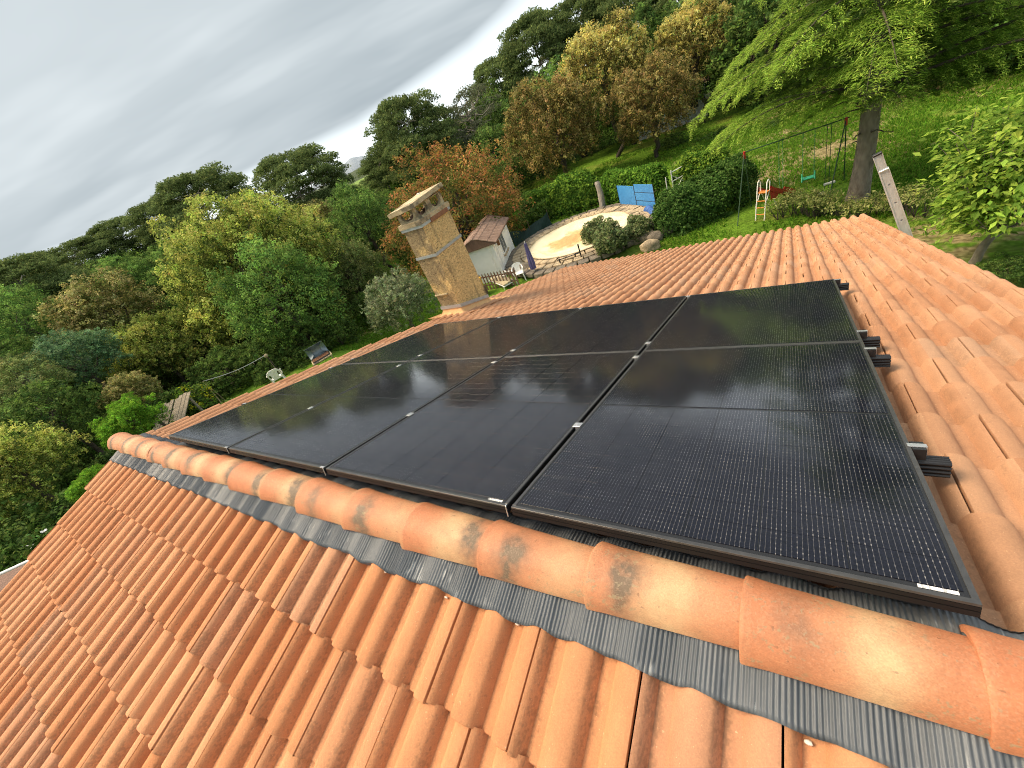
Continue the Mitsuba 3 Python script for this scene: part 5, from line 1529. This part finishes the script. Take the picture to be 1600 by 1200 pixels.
put(SW + '__rung', tube([bm(0.82) * [1, 1, 0] + [0, 0, z + 0.40], bm(0.93) * [1, 1, 0] + [0, 0, z + 0.42]], 0.05, 9), 'mat_white', 50)
put(SW + '__rung_001', box((0.26, 0.12, 0.1), (bm(0.80)[0] - 0.05, bm(0.80)[1] - 0.2, z + 0.14), rot([0, 1, 0], -18), 0.03), 'mat_white')
SL = numbered('slide')
tag(SL, 'small red slide with a white ladder and orange rungs on the lawn', 'slide')
z = gz(3.3, 18.1)
P0, dS = np.array([3.33, 18.1, z]), np.array([0.42, 0.90, 0.0]) / np.linalg.norm([0.42, 0.90])
nS = np.array([-dS[1], dS[0], 0])
for s in (-1, 1):
    b_ = P0 - nS * 0.17 * s
    pts_ = [b_, b_ + dS * 0.22 + [0, 0, 1.12], b_ + dS * 0.26 + [0, 0, 1.34], b_ + dS * 0.36 + [0, 0, 1.42], b_ + dS * 0.46 + [0, 0, 1.32], b_ + dS * 0.44 + [0, 0, 1.02]]
    put(part(SL, 'ladder_rail'), tube(pts_, 0.022, 8), 'mat_white', 50)
    put(part(SL, 'strut'), tube([b_ + dS * 0.44 + [0, 0, 1.02], b_ + dS * 0.10 + [0, 0, 0.52]], 0.016, 7), 'mat_white', 50)
    put(part(SL, 'rear_leg'), tube([b_ + dS * 0.44 + [0, 0, 1.0], b_ + dS * 1.05 + [0, 0, 0.0]], 0.02, 7), 'mat_white', 50)
for h in (0.22, 0.46, 0.70):
    c = P0 + dS * 0.22 * h / 1.12 + [0, 0, h]
    put(part(SL, 'rung'), tube([c - nS * 0.17, c + nS * 0.17], 0.018, 7), 'mat_orange', 50)
c = P0 + dS * 0.33 + [0, 0, 0.98]
R = np.stack([nS, dS, [0, 0, 1]], 1)
put(SL + '__platform', box((0.36, 0.24, 0.03), c, R, 0.006), 'mat_orange')
rows = []
for t in np.linspace(0, 1, 20):
    q = P0 + dS * (0.42 + 1.9 * t) + [0, 0, 0.99 - 0.93 * t ** 0.85 + 0.10 * math.sin(3.14 * t) * (t > 0.5)]
    rows.append([q + nS * a_ + np.array([0, 0, 1]) * b_ for a_, b_ in ((-0.24, 0.17), (-0.22, 0.17), (-0.19, 0.0), (0.19, 0.0), (0.22, 0.17), (0.24, 0.17), (0.22, -0.02), (-0.22, -0.02), (-0.24, 0.17))])
put(SL + '__chute', grid(np.array(rows)), 'mat_red', 30)
put(SL + '__side_panel', trimesh.convex.convex_hull(np.array([P0 + nS * a_ + dS * b_ + [0, 0, h] for a_ in (-0.20, -0.185) for b_, h in ((0.45, 1.12), (0.45, 0.62), (1.0, 0.42), (0.98, 0.72))])), 'mat_red')

# ------------------------------------------------------------------ ladder leaning on the right verge
LD = numbered('ladder')
tag(LD, 'aluminium ladder leaning against the right verge, its top above the tiles', 'ladder')
Lb, Lt = np.array([6.92, 6.55, GZ]), np.array([5.30, 6.55, -1.28])
ax_ = (Lt - Lb) / np.linalg.norm(Lt - Lb)
LEN = np.linalg.norm(Lt - Lb)
lx = np.cross([0, 1, 0], ax_)
RL = np.stack([lx, [0, 1, 0], ax_], 1)
from shapely.geometry import Point as SPt, box as sbox
for i, dy in enumerate((0.0, 0.40)):
    ln = LEN + (0.0 if i == 0 else 0.10)
    pl_ = sbox(-0.045, 0, 0.045, ln)
    for h in np.arange(0.30, ln - 0.1, 0.27):
        hh = ln - h + (0.0 if i == 0 else -0.10)
        if i == 0:
            pl_ = pl_.difference(SPt(0, LEN - 0.20 - (h - 0.30)).buffer(0.013, 6))
    m = trimesh.creation.extrude_polygon(pl_, 0.026, engine='earcut')
    v = m.vertices
    v = np.stack([v[:, 0], v[:, 2] + dy - 0.013, v[:, 1]], -1)
    put(part(LD, 'stile'), (v @ RL.T + Lb, m.faces[:, ::-1]), 'mat_aluminium')
    fl = join([box((0.007, 0.05, ln), (sx * 0.047, dy, ln / 2)) for sx in (-1, 1)])
    put(part(LD, 'flange'), (fl[0] @ RL.T + Lb, fl[1]), 'mat_aluminium')
    cp = box((0.10, 0.056, 0.03), (0, dy, ln + 0.008), bevel=0.006)
    put(part(LD, 'end_cap'), (cp[0] @ RL.T + Lb, cp[1]), 'mat_silver' if i == 0 else 'mat_black')
for h in np.arange(0.30, LEN - 0.1, 0.27):
    q = Lb + ax_ * (LEN - 0.20 - (h - 0.30))
    put(part(LD, 'rung'), tube([q + [0, 0.012, 0], q + [0, 0.40, 0]], 0.015, 8), 'mat_aluminium', 50)

# ------------------------------------------------------------------ left garden: barbecue, washing line, planks
BB = numbered('barbecue')
tag(BB, 'barbecue with a blue-grey hood open on a pale metal stand', 'barbecue')
bo = np.array([-10.81, 6.89, gz(-10.81, 6.89)])
Rb = rot([0, 0, 1], 62)
w = lambda v: np.asarray(v) @ Rb.T + bo
for sx in (-0.36, 0.36):
    for sy in (-0.22, 0.22):
        v, f = tube([(sx, sy, 0), (sx * 0.96, sy * 0.96, 0.80)], 0.02, 7); put(part(BB, 'leg'), (w(v), f), 'mat_slab', 50)
v, f = join([box((0.80, 0.04, 0.04), (0, s_ * 0.24, 0.80)) for s_ in (-1, 1)] + [box((0.04, 0.44, 0.04), (s_ * 0.38, 0, 0.80)) for s_ in (-1, 1)]); put(BB + '__frame', (w(v), f), 'mat_slab')
v, f = box((0.70, 0.42, 0.12), (0, 0, 0.80), bevel=0.03); put(BB + '__bowl', (w(v), f), 'mat_black')
v, f = join([box((0.66, 0.012, 0.012), (0, y_, 0.872)) for y_ in np.linspace(-0.18, 0.18, 12)]); put(BB + '__grate', (w(v), f), 'mat_rusty')
a = np.linspace(0, math.pi, 13)
rows = [[(x_ * s_, 0.26 - 0.05 + 0.24 * math.cos(t) * 0.3 * s_ + 0.02, 1.12 + 0.24 * math.cos(t) * s_ * 1.0) if False else (x_ * s_, 0.20 + 0.22 * math.sin(t) * s_, 1.10 - 0.24 * math.cos(t) * s_) for t in a] for x_, s_ in ((-0.37, 0.5), (-0.37, 1.0), (0.37, 1.0), (0.37, 0.5))]
scene['mat_hood'] = P(lambda p, n, uv: mix((0.10, 0.14, 0.17), (0.20, 0.25, 0.28), fbm(p.x * 8, p.y * 8, p.z * 8)), 0.35, 0.5, 0.3)
v, f = grid(np.array(rows)); put(BB + '__hood', (w(v), f), 'mat_hood', 40)
CLO = numbered('washing_line')
tag(CLO, 'washing line with pegs strung between thin metal posts', 'washing line')
LZ = gz(-16.40, 4.76)
c0, c1 = np.array([-16.40, 4.76, LZ + 0.75]), np.array([-14.65, 6.81, LZ + 0.55])
for c in (c0, c1):
    for dx, dy in ((-0.35, 0.2), (0.35, -0.2)):
        put(part(CLO, 'post'), tube([c + [0, 0, 0.55], (c[0] + dx, c[1] + dy, LZ - 0.2)], 0.022, 7), 'mat_slab', 50)
t = np.linspace(0, 1, 12)
put(CLO + '__line', tube(c0 + (c1 - c0) * t[:, None] + np.stack([t * 0, t * 0, 0.55 - 0.12 * np.sin(math.pi * t)], -1), 0.012, 6), 'mat_silver', 50)
for u_ in (0.12, 0.22, 0.47, 0.52, 0.60, 0.72, 0.77, 0.9):
    q = c0 + (c1 - c0) * u_ + [0, 0, 0.48 - 0.12 * math.sin(math.pi * u_)]
    put(part(CLO, 'peg'), box((0.02, 0.02, 0.09), q), 'mat_slab')
LP = numbered('garden_lamp')
put(LP + '__globe', (lambda s_: (s_.vertices * 0.08 + [-13.89, 6.51, LZ + 1.25], s_.faces))(trimesh.creation.icosphere(3)), 'mat_slab', True)
put(LP + '__pole', tube([(-13.89, 6.51, LZ - 0.2), (-13.89, 6.51, LZ + 1.17)], 0.03, 8), 'mat_black', 50)
tag(LP, 'pale globe garden lamp beside the washing line post', 'lamp')
for (cx_, cy_, cz_, L_, nb, rz_, tilt, lab) in ((-15.6, 2.85, -3.55, 2.0, 8, 35, 24, 'patch of weathered grey planks by the verge near the ridge end'),
                                                (-11.2, 0.95, -3.55, 1.5, 6, 48, 20, 'small weathered plank stack half hidden in the bushes'),
                                                (-9.6, 0.15, -3.2, 1.6, 6, 40, 16, 'lowest weathered plank patch seen through the dark bushes')):
    k = numbered('plank_roof')
    R = rot([0, 0, 1], rz_) @ rot([1, 0, 0], tilt)
    for j in range(nb):
        o = np.array([cx_, cy_, cz_]) + R @ np.array([(j - nb / 2) * 0.19, prnd.normal(0, 0.06), prnd.normal(0, 0.012)])
        put(part(k, 'plank'), box((0.165, L_ * prnd.uniform(0.9, 1.05), 0.03), o, R, 0.004), 'mat_grey_wood')
    for s_ in (-0.35, 0.35):
        for j in (-0.4, 0.4):
            q = np.array([cx_, cy_, cz_]) + R @ np.array([j * nb * 0.19, s_ * L_, -0.05])
            put(part(k, 'post'), tube([q, (q[0], q[1], GZ - 0.2)], 0.05, 7), 'mat_grey_wood', 50)
    tag(k, lab, 'planks')

AW = numbered('awning')
tag(AW, 'dark awning edged by a white bar just past the lower verge at the left edge', 'awning')
wa, wb = np.array([-5.69, -1.2, -1.9]), np.array([-7.37, -2.65, -1.9])
put(AW + '__front_bar', tube([wa, wb], 0.028, 10), 'mat_white', 40)
wd = np.cross([0, 0, 1], (wb - wa) / np.linalg.norm(wb - wa)); wd = wd if wd[0] > 0 else -wd
put(AW + '__fabric', trimesh.convex.convex_hull(np.array([q + o_ for q in (wa, wb) for o_ in (wd * 0.05, wd * 1.2 + [0, 0, 0.1], wd * 0.05 - [0, 0, 0.03], wd * 1.2 + [0, 0, 0.07])])), 'mat_brown_wood')
for q in (wa, wb):
    put(part(AW, 'post'), tube([q, (q[0], q[1], GZ - 0.2)], 0.05, 8), 'mat_brown_wood', 40)

# ------------------------------------------------------------------ houses glimpsed behind the trees
scene['mat_pale_wall'] = P(lambda p, n, uv: mix((0.52, 0.56, 0.62), (0.70, 0.73, 0.78), fbm(p.x * 0.8, p.y * 0.8, p.z * 0.8)), 0.85)


def villa(key, c, size, rz, roof_h, label):
    R = rot([0, 0, 1], rz)
    o = np.array([c[0], c[1], gz(*c)])
    w_ = lambda v: np.asarray(v) @ R.T + o
    sx, sy, h = size
    q = [(a_, b_, z_) for a_ in (-sx / 2, sx / 2) for b_ in (-sy / 2, sy / 2) for z_ in (-0.5, h)]
    m = trimesh.convex.convex_hull(np.array(q)); put(key + '__wall', (w_(m.vertices), m.faces), 'mat_pale_wall')
    q = [(a_ * (sx / 2 + 0.35), b_ * (sy / 2 + 0.35), z_) for a_ in (-1, 1) for b_ in (-1, 1) for z_ in (h, h + 0.12)] + [(a_ * (sx / 2 + 0.35), 0, h + roof_h) for a_ in (-1, 1)]
    m = trimesh.convex.convex_hull(np.array(q)); put(key + '__roof', (w_(m.vertices), m.faces), 'mat_old_tile')
    for a_ in (-0.28, 0.05, 0.33):
        put(part(key, 'window'), (lambda b: (w_(b[0]), b[1]))(box((0.9, 0.06, 1.1), (a_ * sx, -sy / 2 - 0.02, h * 0.55))), 'mat_white')
        put(part(key, 'window') .rsplit('__', 1)[0] + f'__window_pane_{int((a_ + 1) * 100):03d}', (lambda b: (w_(b[0]), b[1]))(box((0.74, 0.02, 0.94), (a_ * sx, -sy / 2 - 0.06, h * 0.55))), 'mat_black')
    tag(key, label, 'house')


villa(numbered('villa'), (-5.2, 47.5), (6.0, 4.5, 2.6), 12, 1.2, 'pale blue-white cabin glimpsed between the trunks of the brown oaks')
villa(numbered('villa'), (15.5, 43.0), (9.0, 6.0, 5.2), -8, 1.6, 'white house shining through the evergreen at the top right')

# ------------------------------------------------------------------ far country in the gap between the pines
scene['mat_wooded'] = P(lambda p, n, uv: mix((0.030, 0.048, 0.026), (0.065, 0.085, 0.040), fbm(p.x * 0.05, p.y * 0.05, p.z * 0.05)), 0.95)
scene['mat_meadow'] = P(lambda p, n, uv: mix((0.10, 0.17, 0.035), (0.17, 0.24, 0.06), fbm(p.x * 0.02, p.y * 0.02, 0.0)), 0.95)
scene['mat_hazed_ridge'] = P(lambda p, n, uv: mix((0.16, 0.20, 0.25), (0.25, 0.29, 0.33), fbm(p.x * 0.003, p.y * 0.003, p.z * 0.003)), 0.95)  # blue-grey of distance haze put into the mountain's base colour


def hill(name, az0, az1, dist, depth, prof, base, mat, seed, label):
    n = 160
    az = np.radians(np.linspace(az0, az1, n))
    t = np.linspace(0, 1, n)
    h = np.interp(t, *zip(*prof))
    rows = []
    for j, s in enumerate(np.linspace(0, 1, 14)):
        r = dist + depth * (s - 0.5)
        x, y = CAM[0] + r * np.sin(az), CAM[1] + r * np.cos(az)
        rough = 0.10 * (meshkit.fbm(np.stack([t * 55, t * 0 + s * 5, t * 0 + seed], -1), 4) - 0.5)
        z = base + (h - base) * np.sin(np.pi * min(s, 0.999)) ** 0.7 * (1 + rough)
        rows.append(np.stack([x, y, z], -1))
    put(name, grid(np.array(rows)), mat, True)
    tag(name, label, kind='structure')


hill('meadow_hill', -62, -30, 620, 320, [(0, -6), (0.3, 0), (0.42, -3), (0.55, -2), (1, -8)], -24, 'mat_meadow', 1, 'light green meadow slope far off in the gap')
hill('wooded_hill', -66, -20, 1150, 420, [(0, 4), (0.22, 12), (0.36, 12), (0.46, 20), (0.6, 26), (1, 18)], -24, 'mat_wooded', 2, 'dark wooded hill in the gap between the pines')
hill('mountain', -70, -25, 6800, 2200, [(0, 60), (0.3, 90), (0.44, 140), (0.5, 235), (0.56, 160), (0.66, 190), (1, 60)], -60, 'mat_hazed_ridge', 3, 'distant blue mountain ridge on the horizon')
